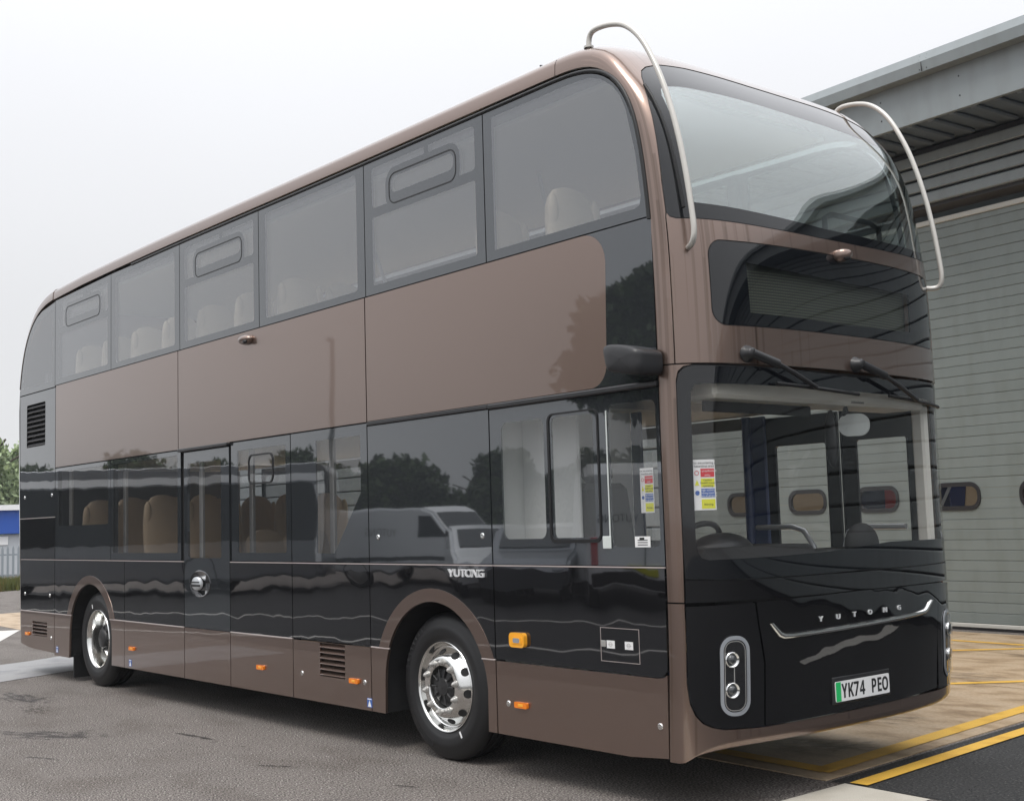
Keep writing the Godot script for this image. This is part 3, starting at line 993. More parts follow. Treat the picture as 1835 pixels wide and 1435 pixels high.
func make_background():
	# seen past the rear of the bus
	var n := Vector3(-0.983, 0, -0.183)
	var green := Color(1, 1, 1)
	for i in 5:
		var p: Vector3 = [Vector3(-74, 0, -19), Vector3(-76, 0, -23.5), Vector3(-73, 0, -27), Vector3(-80, 0, -15), Vector3(-77, 0, -32)][i]
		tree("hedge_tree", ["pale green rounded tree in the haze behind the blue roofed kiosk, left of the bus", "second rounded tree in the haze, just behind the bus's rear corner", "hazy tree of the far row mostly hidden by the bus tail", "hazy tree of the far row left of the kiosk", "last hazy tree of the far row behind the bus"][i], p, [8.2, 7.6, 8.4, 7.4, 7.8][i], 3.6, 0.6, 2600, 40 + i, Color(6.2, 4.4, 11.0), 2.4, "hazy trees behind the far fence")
	var k := thing("kiosk_building", "low grey building with a blue fascia and white edge beyond the palisade fence", "building", Vector3(-50.5, 0, -13.2), 1.35)
	var b := MB.new()
	b.aabb(Vector3(-7, 0, -2.4), Vector3(5, 1.62, 2.4))
	part(k, "wall", b, M.pale_wall)
	b = MB.new()
	b.aabb(Vector3(-7.2, 1.64, -2.6), Vector3(5.2, 2.62, 2.6), 0.03)
	part(k, "fascia", b, M.blue_paint)
	b = MB.new()
	b.prism(Transform3D(Basis(), Vector3(0, 0, -2.75)), PackedVector2Array([Vector2(-7.4, 2.62), Vector2(5.4, 2.62), Vector2(5.4, 2.95), Vector2(-7.4, 2.72)]), 5.5)
	part(k, "roof", b, M.van_white)
	b = MB.new()
	b.aabb(Vector3(-0.1, 0.3, 2.41), Vector3(0.9, 1.35, 2.46), 0.01)
	part(k, "door", b, M.blue_paint)
	b = MB.new()
	b.aabb(Vector3(-1.2, 1.2, 2.41), Vector3(-0.6, 1.55, 2.44), 0.005)
	part(k, "sign_panel", b, M.van_white)
	for i in 2:
		var t := thing("storage_tank", ["left pale grey tank showing over the blue roof", "right pale grey tank showing over the blue roof, at the bus's edge"][i], "tank", [Vector3(-57.5, 0, -13.9), Vector3(-57.2, 0, -16.6)][i], 0.0, "pale tanks behind the blue roof")
		b = MB.new()
		b.lathe(Transform3D(Basis.from_euler(Vector3(-PI / 2, 0, 0)), Vector3.ZERO), [Vector2(0, 0), Vector2(0.62, 0), Vector2(0.62, 3.7), Vector2(0.58, 3.95), Vector2(0.45, 4.1), Vector2(0, 4.16)], 24, -1.0)
		part(t, "tank_shell", b, M.pale_wall)
		b = MB.new()
		b.lathe(Transform3D(Basis.from_euler(Vector3(-PI / 2, 0, 0)), Vector3.ZERO), [Vector2(0.66, 3.0), Vector2(0.66, 3.1), Vector2(0.62, 3.1)], 24, -1.0)
		part(t, "hoop", b, M.fence)
	var f := thing("palisade_fence", "grey steel palisade fence along the grass verge left of the bus", "fence", Vector3(-36.2, 0, -8.2), 1.40)
	var pale := MB.new()
	pale.prism(Transform3D(Basis(), Vector3.ZERO), PackedVector2Array([Vector2(-0.035, 0.05), Vector2(0.035, 0.05), Vector2(0.035, 1.16), Vector2(0, 1.26), Vector2(-0.035, 1.16)]), 0.02)
	var pm := pale.mesh(M.fence)
	for i in 70: again(f, "pale", pm, Transform3D(Basis(), Vector3(-4 + i * 0.16, 0, 0)))
	for y in [0.3, 0.95]:
		b = MB.new()
		b.aabb(Vector3(-4.1, y, -0.05), Vector3(7.2, y + 0.05, -0.002), 0.005)
		part(f, "rail", b, M.fence)
	# verge
	var mm := MultiMesh.new()
	mm.transform_format = MultiMesh.TRANSFORM_3D
	mm.use_colors = true
	var gb := MB.new()
	gb.use_col = true
	for i in 7:
		var a := TAU * i / 7.0
		var d := Vector3(cos(a), 0, sin(a))
		var s := d.cross(Vector3.UP) * 0.012
		gb.tint = Color(0.10, 0.115, 0.03)
		gb.tri(d * 0.02 - s, d * 0.02 + s, d * 0.10 + Vector3(0, 0.26, 0), d, d, d)
	mm.mesh = gb.mesh(M.leaf)
	mm.instance_count = 4200
	for i in 4200:
		var p := Vector3(rng.randf_range(-35.8, -32.0), 0, rng.randf_range(-14, -3.0))
		var w := rng.randf_range(0.6, 1.5)
		mm.set_instance_transform(i, Transform3D(Basis(Vector3.UP, rng.randf() * TAU).scaled(Vector3.ONE * w), p))
		var q := rng.randf_range(0.7, 1.4)
		mm.set_instance_color(i, Color(q * (1.5 if rng.randf() < 0.25 else 1.0), q, q * 0.9))
	var gr := MultiMeshInstance3D.new()
	gr.name = "verge_grass"
	gr.multimesh = mm
	gr.set_meta("kind", "stuff")
	tag(gr, "rough grass verge at the foot of the palisade fence", "grass")
	add_child(gr)

# ---------------------------------------------------------------- bus
func paint(parent: Node, called: String, poly: PackedVector2Array, m: Material, holes := [], off := 0.0, du := 0.13, thick := 0.02) -> MeshInstance3D:
	var b := MB.new()
	patch(b, poly, holes, side, du, du, off, thick)
	return part(parent, called, b, m)

func arch_curve(cx: float, a: float, bq: float, x_lo: float, x_hi: float, k := 28) -> PackedVector2Array:
	var out := PackedVector2Array()
	for i in k + 1:
		var x := lerpf(x_lo, x_hi, 0.5 - 0.5 * cos(PI * i / k))
		out.append(Vector2(x, 0.48 + bq * sqrt(maxf(0.0, 1.0 - pow((x - cx) / a, 2)))))
	return out

# clip away the wheel openings and commit what is left
func clip_all(poly: PackedVector2Array, cuts: Array) -> Array:
	var got := [poly]
	for c in cuts:
		var nxt := []
		for g in got: nxt.append_array(Geometry2D.clip_polygons(g, c))
		got = nxt
	return got

func window(bus: Node, outer: PackedVector2Array, clear: Array, g: Material, inner: Material, hopper := PackedVector2Array()) -> MeshInstance3D:
	var b := MB.new()
	patch(b, outer, clear, side, 0.14, 0.14, 0.0, 0.012)
	var o := part(bus, "window", b, M.frit)
	for c in clear:
		var p := MB.new()
		patch(p, c, [], side, 0.14, 0.14, 0.0, 0.0)
		part(o, "pane", p, g)
		if inner:
			p = MB.new()
			patch(p, c, [], side, 2, 2, -0.022, 0.0)
			part(o, "inner_pane", p, inner)
	return o

func make_bus():
	var bus := thing("double_decker_bus", "bronze brown and black double deck bus with dark glazing, parked beside the workshop", "bus")
	var F0 := -2.110
	var F1 := -8.085
	var UB := 3.213
	# ---- offside panels
	wobble = 0.0012
	paint(bus, "upper_side_panel", rect(-9.095, 2.30, -5.985, 3.205), M.brown)
	paint(bus, "upper_side_panel", rect(-5.973, 2.303, -2.862, 3.205), M.brown)
	var last := PackedVector2Array([Vector2(-2.85, 2.306)])
	for i in 9:
		var a := deg_to_rad(-90 + 90.0 * i / 8)
		last.append(Vector2(-0.51 + 0.135 * cos(a), 2.441 + 0.135 * sin(a)))
	for i in 9:
		var a := deg_to_rad(90.0 * i / 8)
		last.append(Vector2(-0.535 + 0.18 * cos(a), 3.025 + 0.18 * sin(a)))
	last.append(Vector2(-2.85, 3.205))
	paint(bus, "upper_side_panel", last, M.brown)
	var corner := clip_all(rect(-0.62, 2.306, 0.014, 3.205), [ring(last, 0.0005)])
	var cb := MB.new()
	for q in corner: patch(cb, q, [], side, 0.08, 0.08, 0.0, 0.02)
	part(bus, "upper_corner_panel", cb, M.frit)
	wobble = 0.004
	# rear column
	var rear_edge := func(y: float) -> float: return -10.27 + 0.046 * (2.6 - y) * (1.0 if y < 2.6 else 0.0)
	var rx := func(y0: float, y1: float) -> PackedVector2Array:
		return PackedVector2Array([Vector2(rear_edge.call(y0), y0), Vector2(-9.108, y0), Vector2(-9.108, y1), Vector2(rear_edge.call(y1), y1)])
	paint(bus, "rear_side_panel", rx.call(1.762, 3.188), M.frit, [rr(-10.03, 2.572, -9.42, 3.066, 0.02, 2)])
	paint(bus, "rear_side_panel", rx.call(1.30, 1.752), M.black)
	paint(bus, "rear_side_panel", rx.call(0.712, 1.288), M.black)
	# upper windows
	wobble = 0.0009
	var TOP := 4.192
	var qx := PackedVector2Array([Vector2(-9.128, 3.20), Vector2(-9.128, 4.155)])
	for p in [[-9.54, 4.108], [-9.70, 4.062], [-9.85, 3.985], [-9.97, 3.89], [-10.075, 3.765], [-10.16, 3.62], [-10.215, 3.465], [-10.25, 3.33], [-10.268, 3.20]]: qx.append(Vector2(p[0], p[1]))
	window(bus, qx, [ring(qx, -0.07)], M.glass_dark, null)
	var spans := [[-9.118, -7.545, true], [-7.535, -5.942, false], [-5.932, -4.437, true], [-4.427, -2.843, false], [-2.833, -1.440, true]]
	for sp in spans:
		var x0: float = sp[0]
		var x1: float = sp[1]
		var top0 := TOP - 0.03 * clampf((-8.0 - x0) / 1.1, 0, 1)
		var outer := PackedVector2Array([Vector2(x0, UB), Vector2(x1, UB), Vector2(x1, TOP), Vector2(x0, top0)])
		if sp[2]:
			var hx0 := x0 + 0.32
			var hx1 := x1 - 0.29
			var hop := rr(hx0, 3.822, hx1, 4.040, 0.07)
			var lower := rr(x0 + 0.10, 3.275, x1 - 0.085, 3.770, 0.02, 3)
			var upper := rr(x0 + 0.10, 3.84, x1 - 0.085, 4.135, 0.03, 3)
			var ups := clip_all(upper, [ring(hop, 0.045), rect(hx0 + 0.48, 3.8, hx1 - 0.35, 4.2)])
			var o := window(bus, outer, [lower] + ups + [rr(hx0 + 0.025, 3.90, hx1 - 0.025, 4.015, 0.05)], M.glass_dark, M.glass_inner)
			var g := MB.new()
			patch(g, ring(hop, 0.004), [ring(hop, -0.006)], side, 0.1, 0.1, 0.002, 0.004)
			part(o, "hopper_seal", g, M.seal)
		else:
			window(bus, outer, [rr(x0 + 0.11, 3.27, x1 - 0.10, 4.14, 0.03, 3)], M.glass_dark, M.glass_inner)
	# front upper window follows the curved brow
	var fw := PackedVector2Array([Vector2(-1.430, UB), Vector2(0.0, UB)])
	for t in 40:
		var p := outline(2.95 + t * 0.055)
		if p.x < -1.430: break
		fw.append(p + Vector2(-0.022, -0.016))
	fw.append(Vector2(-1.430, TOP - 0.005))
	var fclear := PackedVector2Array([Vector2(-1.345, 3.275), Vector2(-0.10, 3.275), Vector2(-0.065, 3.29), Vector2(-0.055, 3.34), Vector2(-0.085, 3.60), Vector2(-0.145, 3.86), Vector2(-0.185, 3.95), Vector2(-0.24, 4.02), Vector2(-0.335, 4.09), Vector2(-0.43, 4.125), Vector2(-0.60, 4.138), Vector2(-1.345, 4.138)])
	window(bus, fw, [fclear], M.glass_dark, M.glass_inner)
	fw_poly = fw
	fw_clear = fclear
	var seal := MB.new()
	var spts := []
	for i in 150:
		var p := outline(2.93 + i * 0.052)
		if p.x < -9.4: break
		spts.append(Vector3(p.x - 0.006, p.y - 0.003, 0.0))
	seal.tube(spts, 0.013, 8)
	part(bus, "roof_gutter_seal", seal, M.seal)
	# lower deck glazing
	wobble = 0.003
	window(bus, rect(-9.095, 1.30, -7.547, 2.288), [rr(-9.02, 1.655, -7.61, 2.25, 0.02, 3)], M.glass_low, M.glass_inner)
	window(bus, rect(-7.537, 1.30, -5.932, 2.288), [rr(-7.495, 1.366, -6.0, 2.25, 0.02, 3)], M.glass_low, M.glass_inner)
	var cw := window(bus, rect(-4.95, 1.30, -3.957, 2.290), [rr(-4.84, 1.368, -4.03, 2.22, 0.02, 3)], M.glass_low, M.glass_inner)
	var hp := MB.new()
	patch(hp, rr(-4.645, 1.925, -4.228, 2.172, 0.06), [rr(-4.633, 1.937, -4.24, 2.16, 0.055)], side, 0.08, 0.08, 0.006, 0.012)
	part(cw, "hopper_seal", hp, M.seal)
	window(bus, rect(-3.945, 1.30, -2.862, 2.292), [PackedVector2Array([Vector2(-3.57, 1.364), Vector2(-3.32, 1.364), Vector2(-2.95, 1.80), Vector2(-2.95, 2.215), Vector2(-3.57, 2.215)])], M.glass_low, M.glass_inner)
	wobble = 0.0014
	paint(bus, "gloss_panel", rect(-2.85, 1.298, -1.462, 2.268), M.frit)
	# driver's side glazing
	var dw := window(bus, rect(-1.45, 1.298, 0.014, 2.262), [rr(-1.342, 1.452, -0.938, 2.173, 0.05), rr(-0.868, 1.455, -0.51, 2.168, 0.03), rr(-0.385, 1.40, -0.012, 2.20, 0.04)], M.glass_cab, null)
	var sl := MB.new()
	patch(sl, rr(-0.902, 1.425, -0.462, 2.192, 0.05), [rr(-0.884, 1.446, -0.474, 2.182, 0.035)], side, 0.1, 0.1, 0.006, 0.010)
	part(dw, "sliding_frame", sl, M.seal)
	sl = MB.new()
	sl.aabb(Vector3(-0.397, 1.40, 0.002), Vector3(-0.389, 2.17, 0.006))
	sl.aabb(Vector3(-0.452, 1.392, 0.002), Vector3(-0.385, 1.462, 0.01), 0.003)
	part(dw, "blind_cord", sl, M.pale)
	sl = MB.new()
	sl.aabb(Vector3(-0.202, 1.399, 0.001), Vector3(-0.086, 1.458, 0.003))
	var stk := part(dw, "sticker", sl, M.white_print)
	sl = MB.new()
	for i in 3: sl.aabb(Vector3(-0.18, 1.41 + i * 0.013, 0.003), Vector3(-0.105, 1.414 + i * 0.013, 0.0042))
	sl.aabb(Vector3(-0.165, 1.44, 0.003), Vector3(-0.13, 1.452, 0.0042))
	part(stk, "print", sl, M.black_print)
	# side hazard sign behind the driver's glass
	hazard_sign(bus, Transform3D(Basis(), Vector3(-0.158, 1.585, -0.012)), 0.10, 0.245)
	# waist and skirt panels
	var front_cut := arch_curve(F0, 0.682, 0.654, F0 - 0.637, F0 + 0.637)
	front_cut.append(Vector2(F0 + 0.637, 0.2))
	front_cut.append(Vector2(F0 - 0.637, 0.2))
	var rear_cut := arch_curve(F1, 0.682, 0.654, F1 - 0.637, F1 + 0.637)
	rear_cut.append(Vector2(F1 + 0.637, 0.2))
	rear_cut.append(Vector2(F1 - 0.637, 0.2))
	var in_front := arch_curve(F0, 0.572, 0.566, F0 - 0.571, F0 + 0.571)
	in_front.append(Vector2(F0 + 0.568, 0.2))
	in_front.append(Vector2(F0 - 0.582, 0.2))
	var in_rear := arch_curve(F1, 0.572, 0.566, F1 - 0.571, F1 + 0.571)
	in_rear.append(Vector2(F1 + 0.568, 0.2))
	in_rear.append(Vector2(F1 - 0.582, 0.2))
	wobble = 0.0075
	for sp in [[-9.098, -7.205], [-7.197, -5.873], [-4.982, -3.955], [-3.945, -2.863], [-2.853, -1.458]]:
		for q in clip_all(rect(sp[0], 0.715, sp[1], 1.284), [front_cut, rear_cut]): paint(bus, "waist_panel", q, M.black)
	var fl := clip_all(PackedVector2Array([Vector2(-1.448, 0.713), Vector2(-0.075, 0.708), Vector2(-0.03, 0.714), Vector2(0.0, 0.745), Vector2(0.008, 1.284), Vector2(-1.448, 1.284)]), [front_cut])
	for q in fl: paint(bus, "waist_panel", q, M.black)
	wobble = 0.0012
	for q in fl:
		var z: PackedVector2Array = q
	for sp in [[-9.098, -7.205], [-7.197, -5.873], [-4.982, -3.955], [-3.945, -2.863], [-2.853, -1.458]]:
		for q in clip_all(rect(sp[0], 0.262, sp[1], 0.703), [in_front, in_rear]):
			var holes := []
			if sp[0] == -3.945: holes = [rect(-3.552, 0.455, -3.204, 0.70)]
			paint(bus, "skirt_panel", q, M.brown, holes if sp[0] == -3.945 else [])
	for q in clip_all(PackedVector2Array([Vector2(-1.448, 0.262), Vector2(-0.30, 0.262), Vector2(-0.015, 0.285), Vector2(-0.003, 0.72), Vector2(-0.03, 0.705), Vector2(-0.075, 0.699), Vector2(-1.448, 0.703)]), [in_front]): paint(bus, "skirt_panel", q, M.brown)
	paint(bus, "skirt_panel", PackedVector2Array([Vector2(-10.185, 0.703), Vector2(-10.165, 0.335), Vector2(-9.95, 0.308), Vector2(-9.74, 0.295), Vector2(-9.108, 0.285), Vector2(-9.108, 0.703)]), M.brown, [rect(-9.79, 0.445, -9.33, 0.60)])
	for ac in [[front_cut, in_front], [rear_cut, in_rear]]:
		for q in clip_all(clip_all(ac[0], [rect(-20, -1, 5, 0.712)])[0], [ac[1]]): paint(bus, "wheel_arch_trim", q, M.brown, [], 0.004, 0.06)
	# door
	wobble = 0.0045
	var db := MB.new()
	patch(db, rect(-5.863, 0.713, -4.992, 2.262), [rr(-5.79, 1.322, -5.143, 2.164, 0.02, 3)], side, 0.14, 0.14, 0.0, 0.02)
	var door := part(bus, "door", db, M.frit)
	db = MB.new()
	patch(db, rr(-5.79, 1.322, -5.143, 2.164, 0.02, 3), [], side, 0.14, 0.14, 0.0, 0.0)
	part(door, "pane", db, M.glass_low)
	db = MB.new()
	patch(db, rect(-5.863, 0.262, -4.992, 0.708), [], side, 0.14, 0.14, 0.0, 0.02)
	part(door, "lower_door_panel", db, M.brown)
	db = MB.new()
	db.lathe(Transform3D(Basis().scaled(Vector3(1.75, 1, 1)), Vector3(-5.546, 1.098, 0)), [Vector2(0.118, 0.001), Vector2(0.112, 0.006), Vector2(0.104, 0.003), Vector2(0.0, 0.0015)], 32)
	part(door, "handle_recess", db, M.black)
	db = MB.new()
	db.lathe(Transform3D(Basis().scaled(Vector3(1.65, 1, 1)), Vector3(-5.575, 1.10, 0.006)), [Vector2(0.058, 0.0), Vector2(0.058, 0.018), Vector2(0.048, 0.026), Vector2(0.0, 0.027)], 24)
	part(door, "handle", db, M.rail)
	db = MB.new()
	db.aabb(Vector3(-5.66, 1.075, 0.03), Vector3(-5.49, 1.092, 0.036))
	db.aabb(Vector3(-5.66, 1.108, 0.03), Vector3(-5.50, 1.118, 0.036))
	part(door, "handle_slot", db, M.matte_black)
	var b := MB.new()
	b.aabb(Vector3(-5.935, 2.272, -0.01), Vector3(-4.968, 2.300, 0.035), 0.006)
	part(bus, "door_rail", b, M.plastic)
	# rails, trims, gap fillers
	b = MB.new()
	b.aabb(Vector3(-2.85, 2.274, -0.01), Vector3(-1.462, 2.300, 0.010), 0.004)
	part(bus, "drip_rail", b, M.plastic)
	b = MB.new()
	b.aabb(Vector3(-1.45, 2.266, -0.01), Vector3(0.016, 2.300, 0.022), 0.008)
	part(bus, "drip_rail", b, M.plastic)
	for sp in [[-9.098, -5.873], [-4.982, -3.955], [-3.945, -2.863], [-2.853, -1.458], [-1.448, 0.012], [-10.2, -9.108]]:
		b = MB.new()
		b.aabb(Vector3(sp[0], 1.2855, -0.008), Vector3(sp[1], 1.2925, 0.0035), 0.001)
		part(bus, "waist_trim", b, M.trim)
	b = MB.new()
	b.aabb(Vector3(-10.23, 1.753, -0.008), Vector3(-9.108, 1.760, 0.003), 0.001)
	part(bus, "waist_trim", b, M.trim)
	for sp in [[-10.18, -9.108], [-9.098, F1 - 0.515], [F1 + 0.517, -5.873], [-4.982, -3.955], [-2.853, F0 - 0.515], [F0 + 0.517, -1.458]]:
		b = MB.new()
		b.aabb(Vector3(sp[0], 0.703, -0.008), Vector3(sp[1], 0.713, 0.005), 0.002)
		part(bus, "skirt_trim", b, M.trim)
	b = MB.new()
	for x in [-9.103, -5.979, -2.856]: b.aabb(Vector3(x - 0.02, 2.28, -0.06), Vector3(x + 0.02, 3.21, -0.021))
	for x in [-9.103, -7.201, -5.868, -4.987, -3.95, -2.858, -1.453]:
		b.aabb(Vector3(x - 0.02, 0.29, -0.06), Vector3(x + 0.02, 1.29, -0.021))
	for x in [-9.103, -7.542, -5.93, -4.97, -3.95, -2.856, -1.456]: b.aabb(Vector3(x - 0.04, 1.28, -0.06), Vector3(x + 0.04, 2.3, -0.021))
	for x in [-9.123, -7.54, -5.937, -4.432, -2.838, -1.435]: b.aabb(Vector3(x - 0.04, 3.2, -0.06), Vector3(x + 0.04, 4.19, -0.021))
	b.aabb(Vector3(-10.2, 3.17, -0.06), Vector3(0.0, 3.25, -0.0215))
	b.aabb(Vector3(-10.15, 2.25, -0.06), Vector3(0.0, 2.33, -0.0215))
	b.aabb(Vector3(-10.15, 1.27, -0.06), Vector3(0.0, 1.32, -0.0215))
	part(bus, "body_frame", b, M.matte_black)
	louvres(bus, "vent_grille", -3.552, 0.455, -3.204, 0.70, 6, M.brown)
	louvres(bus, "vent_grille", -9.79, 0.445, -9.33, 0.60, 4, M.brown)
	louvres(bus, "vent_grille", -10.03, 2.572, -9.42, 3.066, 9, M.plastic)
	# marker lamps, fasteners, stickers
	for x in [-9.937, -7.007, -4.457, -3.072, -1.210]:
		b = MB.new()
		patch(b, rr(x - 0.058, 0.455 - 0.018, x + 0.058, 0.455 + 0.018, 0.008, 3), [], side, 0.2, 0.2, 0.017, 0.017)
		var lamp := part(bus, "side_marker_light", b, M.amber)
		b = MB.new()
		b.aabb(Vector3(x - 0.022, 0.447, 0.016), Vector3(x + 0.022, 0.463, 0.0185), 0.001)
		part(lamp, "reflector", b, M.amber_light)
	b = MB.new()
	patch(b, rr(-1.287, 0.800, -1.147, 0.888, 0.025, 4), [], side, 0.2, 0.2, 0.028, 0.028)
	var ind := part(bus, "indicator_light", b, M.amber_light)
	b = MB.new()
	patch(b, rr(-1.262, 0.82, -1.165, 0.866, 0.012, 3), [], side, 0.2, 0.2, 0.031, 0.003)
	part(ind, "lens_step", b, M.amber_light)
	b = MB.new()
	patch(b, rr(-1.245, 0.828, -1.185, 0.856, 0.01, 3), [], side, 0.2, 0.2, 0.033, 0.002)
	part(ind, "bulb_window", b, M.lens)
	for p in [[-0.068, 0.447], [-1.339, 0.453], [-3.814, 0.455], [-2.942, 0.453], [-2.737, 1.477], [-1.552, 1.475], [-10.05, 0.90], [-9.25, 0.90], [-10.08, 2.0], [-9.2, 2.0], [-9.20, 0.44]]:
		b = MB.new()
		b.lathe(Transform3D(Basis(), Vector3(p[0], p[1], 0)), [Vector2(0.019, 0), Vector2(0.019, 0.004), Vector2(0.015, 0.007), Vector2(0.008, 0.005), Vector2(0, 0.005)], 14)
		part(bus, "panel_lock", b, M.chrome)
	for p in [[-9.015, 0.325], [-7.059, 0.312], [-2.885, 0.315]]:
		b = MB.new()
		b.aabb(Vector3(p[0] - 0.032, p[1] - 0.03, 0.0005), Vector3(p[0] + 0.032, p[1] + 0.035, 0.0015))
		var st := part(bus, "jacking_sticker", b, M.blue_print)
		b = MB.new()
		b.prism(Transform3D(Basis(), Vector3(p[0], p[1], 0.0015)), PackedVector2Array([Vector2(-0.022, -0.025), Vector2(0.022, -0.025), Vector2(0, 0.02)]), 0.001)
		b.aabb(Vector3(p[0] - 0.025, p[1] + 0.024, 0.0015), Vector3(p[0] + 0.025, p[1] + 0.031, 0.0025))
		part(st, "print", b, M.white_print)
	# side camera bump on the brown band
	b = MB.new()
	b.ball(Vector3(-4.64, 3.135, 0.01), Vector3(0.10, 0.042, 0.06), 20, 12)
	part(bus, "camera_housing", b, M.brown)
	b = MB.new()
	b.ball(Vector3(-4.60, 3.112, 0.045), Vector3(0.03, 0.018, 0.02), 12, 8)
	part(bus, "camera_lens", b, M.plastic)
	# charging flap with its stickers
	b = MB.new()
	patch(b, rect(-0.505, 0.765, -0.2, 0.953), [rect(-0.502, 0.768, -0.203, 0.950)], side, 0.05, 0.05, 0.0025, 0.002)
	part(bus, "flap_outline", b, M.trim)
	b = MB.new()
	b.aabb(Vector3(-0.50, 0.845, 0.001), Vector3(-0.463, 0.88, 0.005), 0.002)
	part(bus, "flap_latch", b, M.nut)
	for x in [-0.455, -0.312]:
		b = MB.new()
		b.aabb(Vector3(x, 0.839, 0.001), Vector3(x + 0.063, 0.882, 0.003))
		var fs := part(bus, "flap_sticker", b, M.white_print)
		b = MB.new()
		b.lathe(Transform3D(Basis(), Vector3(x + 0.031, 0.861, 0.003)), [Vector2(0.013, 0.0), Vector2(0.013, 0.001), Vector2(0.010, 0.001)], 12)
		b.aabb(Vector3(x + 0.012, 0.859, 0.003), Vector3(x + 0.05, 0.862, 0.004))
		part(fs, "print", b, M.nut)
	letters(bus, "badge_letter", "YUTONG", Transform3D(Basis().scaled(Vector3(1.75, 1, 1)), Vector3(-1.912, 1.2135, 0.003)), 0.050, 0.0355, M.letter_silver, 0.010)
	# camera pod at the top front corner
	b = MB.new()
	var pod := PackedVector2Array([Vector2(-0.185, 2.500), Vector2(-0.186, 2.43), Vector2(-0.168, 2.366), Vector2(-0.13, 2.346), Vector2(0.03, 2.318), Vector2(0.068, 2.338), Vector2(0.075, 2.40), Vector2(0.06, 2.455), Vector2(-0.06, 2.492)])
	var c := Vector2(-0.04, 2.41)
	var loop := PackedVector2Array()
	for i in pod.size():
		for k in 4:
			var f := k / 4.0
			loop.append(pod[(i + pod.size() - 1) % pod.size()].cubic_interpolate_in_time(pod[(i + 1) % pod.size()], pod[i], pod[(i + 2) % pod.size()], f, 1, 1, 1) if false else pod[i].cubic_interpolate(pod[(i + 1) % pod.size()], pod[(i + pod.size() - 1) % pod.size()], pod[(i + 2) % pod.size()], f))
	var lay := [[0.01, 0.93, 0.0], [0.04, 0.98, 0.0], [0.10, 1.0, 0.0], [0.155, 1.0, 0.05], [0.185, 0.985, 0.3], [0.203, 0.95, 0.7], [0.217, 0.88, 1.4], [0.226, 0.75, 3.0], [0.230, 0.45, 8.0], [0.231, 0.02, 20.0]]
	for k in lay.size() - 1:
		for i in loop.size():
			var P := []
			var N := []
			for q in [[0, 0], [1, 0], [1, 1], [0, 1]]:
				var l: Array = lay[k + q[1]]
				var ii: int = (i + q[0]) % loop.size()
				var e := loop[(ii + 1) % loop.size()] - loop[(ii + loop.size() - 1) % loop.size()]
				var nn := Vector2(e.y, -e.x).normalized()
				if nn.dot(loop[ii] - c) < 0.0: nn = -nn
				P.append(Vector3((c + (loop[ii] - c) * l[1]).x, (c + (loop[ii] - c) * l[1]).y, l[0]))
				N.append(Vector3(nn.x, nn.y, l[2]).normalized())
			b.tri(P[0], P[1], P[2], N[0], N[1], N[2])
			b.tri(P[0], P[2], P[3], N[0], N[2], N[3])
	b.aabb(Vector3(-0.2, 2.37, 0.0), Vector3(0.0, 2.46, 0.04))
	part(bus, "mirror_camera_pod", b, M.plastic)
	make_front(bus)
	make_wheels(bus, F0, F1)
	make_far_side(bus)
	make_inside(bus)

func louvres(bus: Node, called: String, x0: float, y0: float, x1: float, y1: float, k: int, m: Material):
	var b := MB.new()
	b.aabb(Vector3(x0, y0, -0.07), Vector3(x1, y1, -0.06))
	var v := part(bus, called, b, M.matte_black)
	var h := (y1 - y0) / k
	for i in k:
		var s := MB.new()
		var y := y0 + i * h
		s.prism(Transform3D(Basis(Vector3(0, 0, 1), Vector3(0, 1, 0), Vector3(-1, 0, 0)), Vector3(x1, 0, 0)), PackedVector2Array([Vector2(-0.045, y + h * 0.95), Vector2(-0.035, y + h * 0.98), Vector2(0.003, y + h * 0.25), Vector2(-0.003, y + h * 0.12), Vector2(-0.010, y + h * 0.14)]), x1 - x0)
		part(v, "louvre", s, m)

func letters(parent: Node, called: String, text: String, x: Transform3D, h: float, pitch: float, m: Material, depth: float, squeeze := false):
	var font := SystemFont.new()
	font.font_names = PackedStringArray(["Droid Sans"])
	font.font_weight = 700
	for i in text.length():
		if text[i] == " ": continue
		var tm := TextMesh.new()
		tm.text = text[i]
		tm.font = font
		tm.font_size = 32
		tm.pixel_size = h / 23.0
		tm.depth = depth
		tm.curve_step = 1.0
		tm.horizontal_alignment = HORIZONTAL_ALIGNMENT_CENTER
		tm.material = m
		var o := MeshInstance3D.new()
		o.name = numbered(called, parent)
		o.mesh = tm
		o.transform = x * Transform3D(Basis(), Vector3((i + 0.5) * pitch, h * 0.5, depth * 0.5))
		parent.add_child(o, true)

func line_text(parent: Node, called: String, text: String, x: Transform3D, h: float, m: Material):
	var font := SystemFont.new()
	font.font_names = PackedStringArray(["Droid Sans"])
	var tm := TextMesh.new()
	tm.text = text
	tm.font = font
	tm.font_size = 24
	tm.pixel_size = h / 17.0
	tm.depth = 0.0006
	tm.curve_step = 3.0
	tm.horizontal_alignment = HORIZONTAL_ALIGNMENT_CENTER
	tm.material = m
	var o := MeshInstance3D.new()
	o.name = numbered(called, parent)
	o.mesh = tm
	o.transform = x
	parent.add_child(o, true)

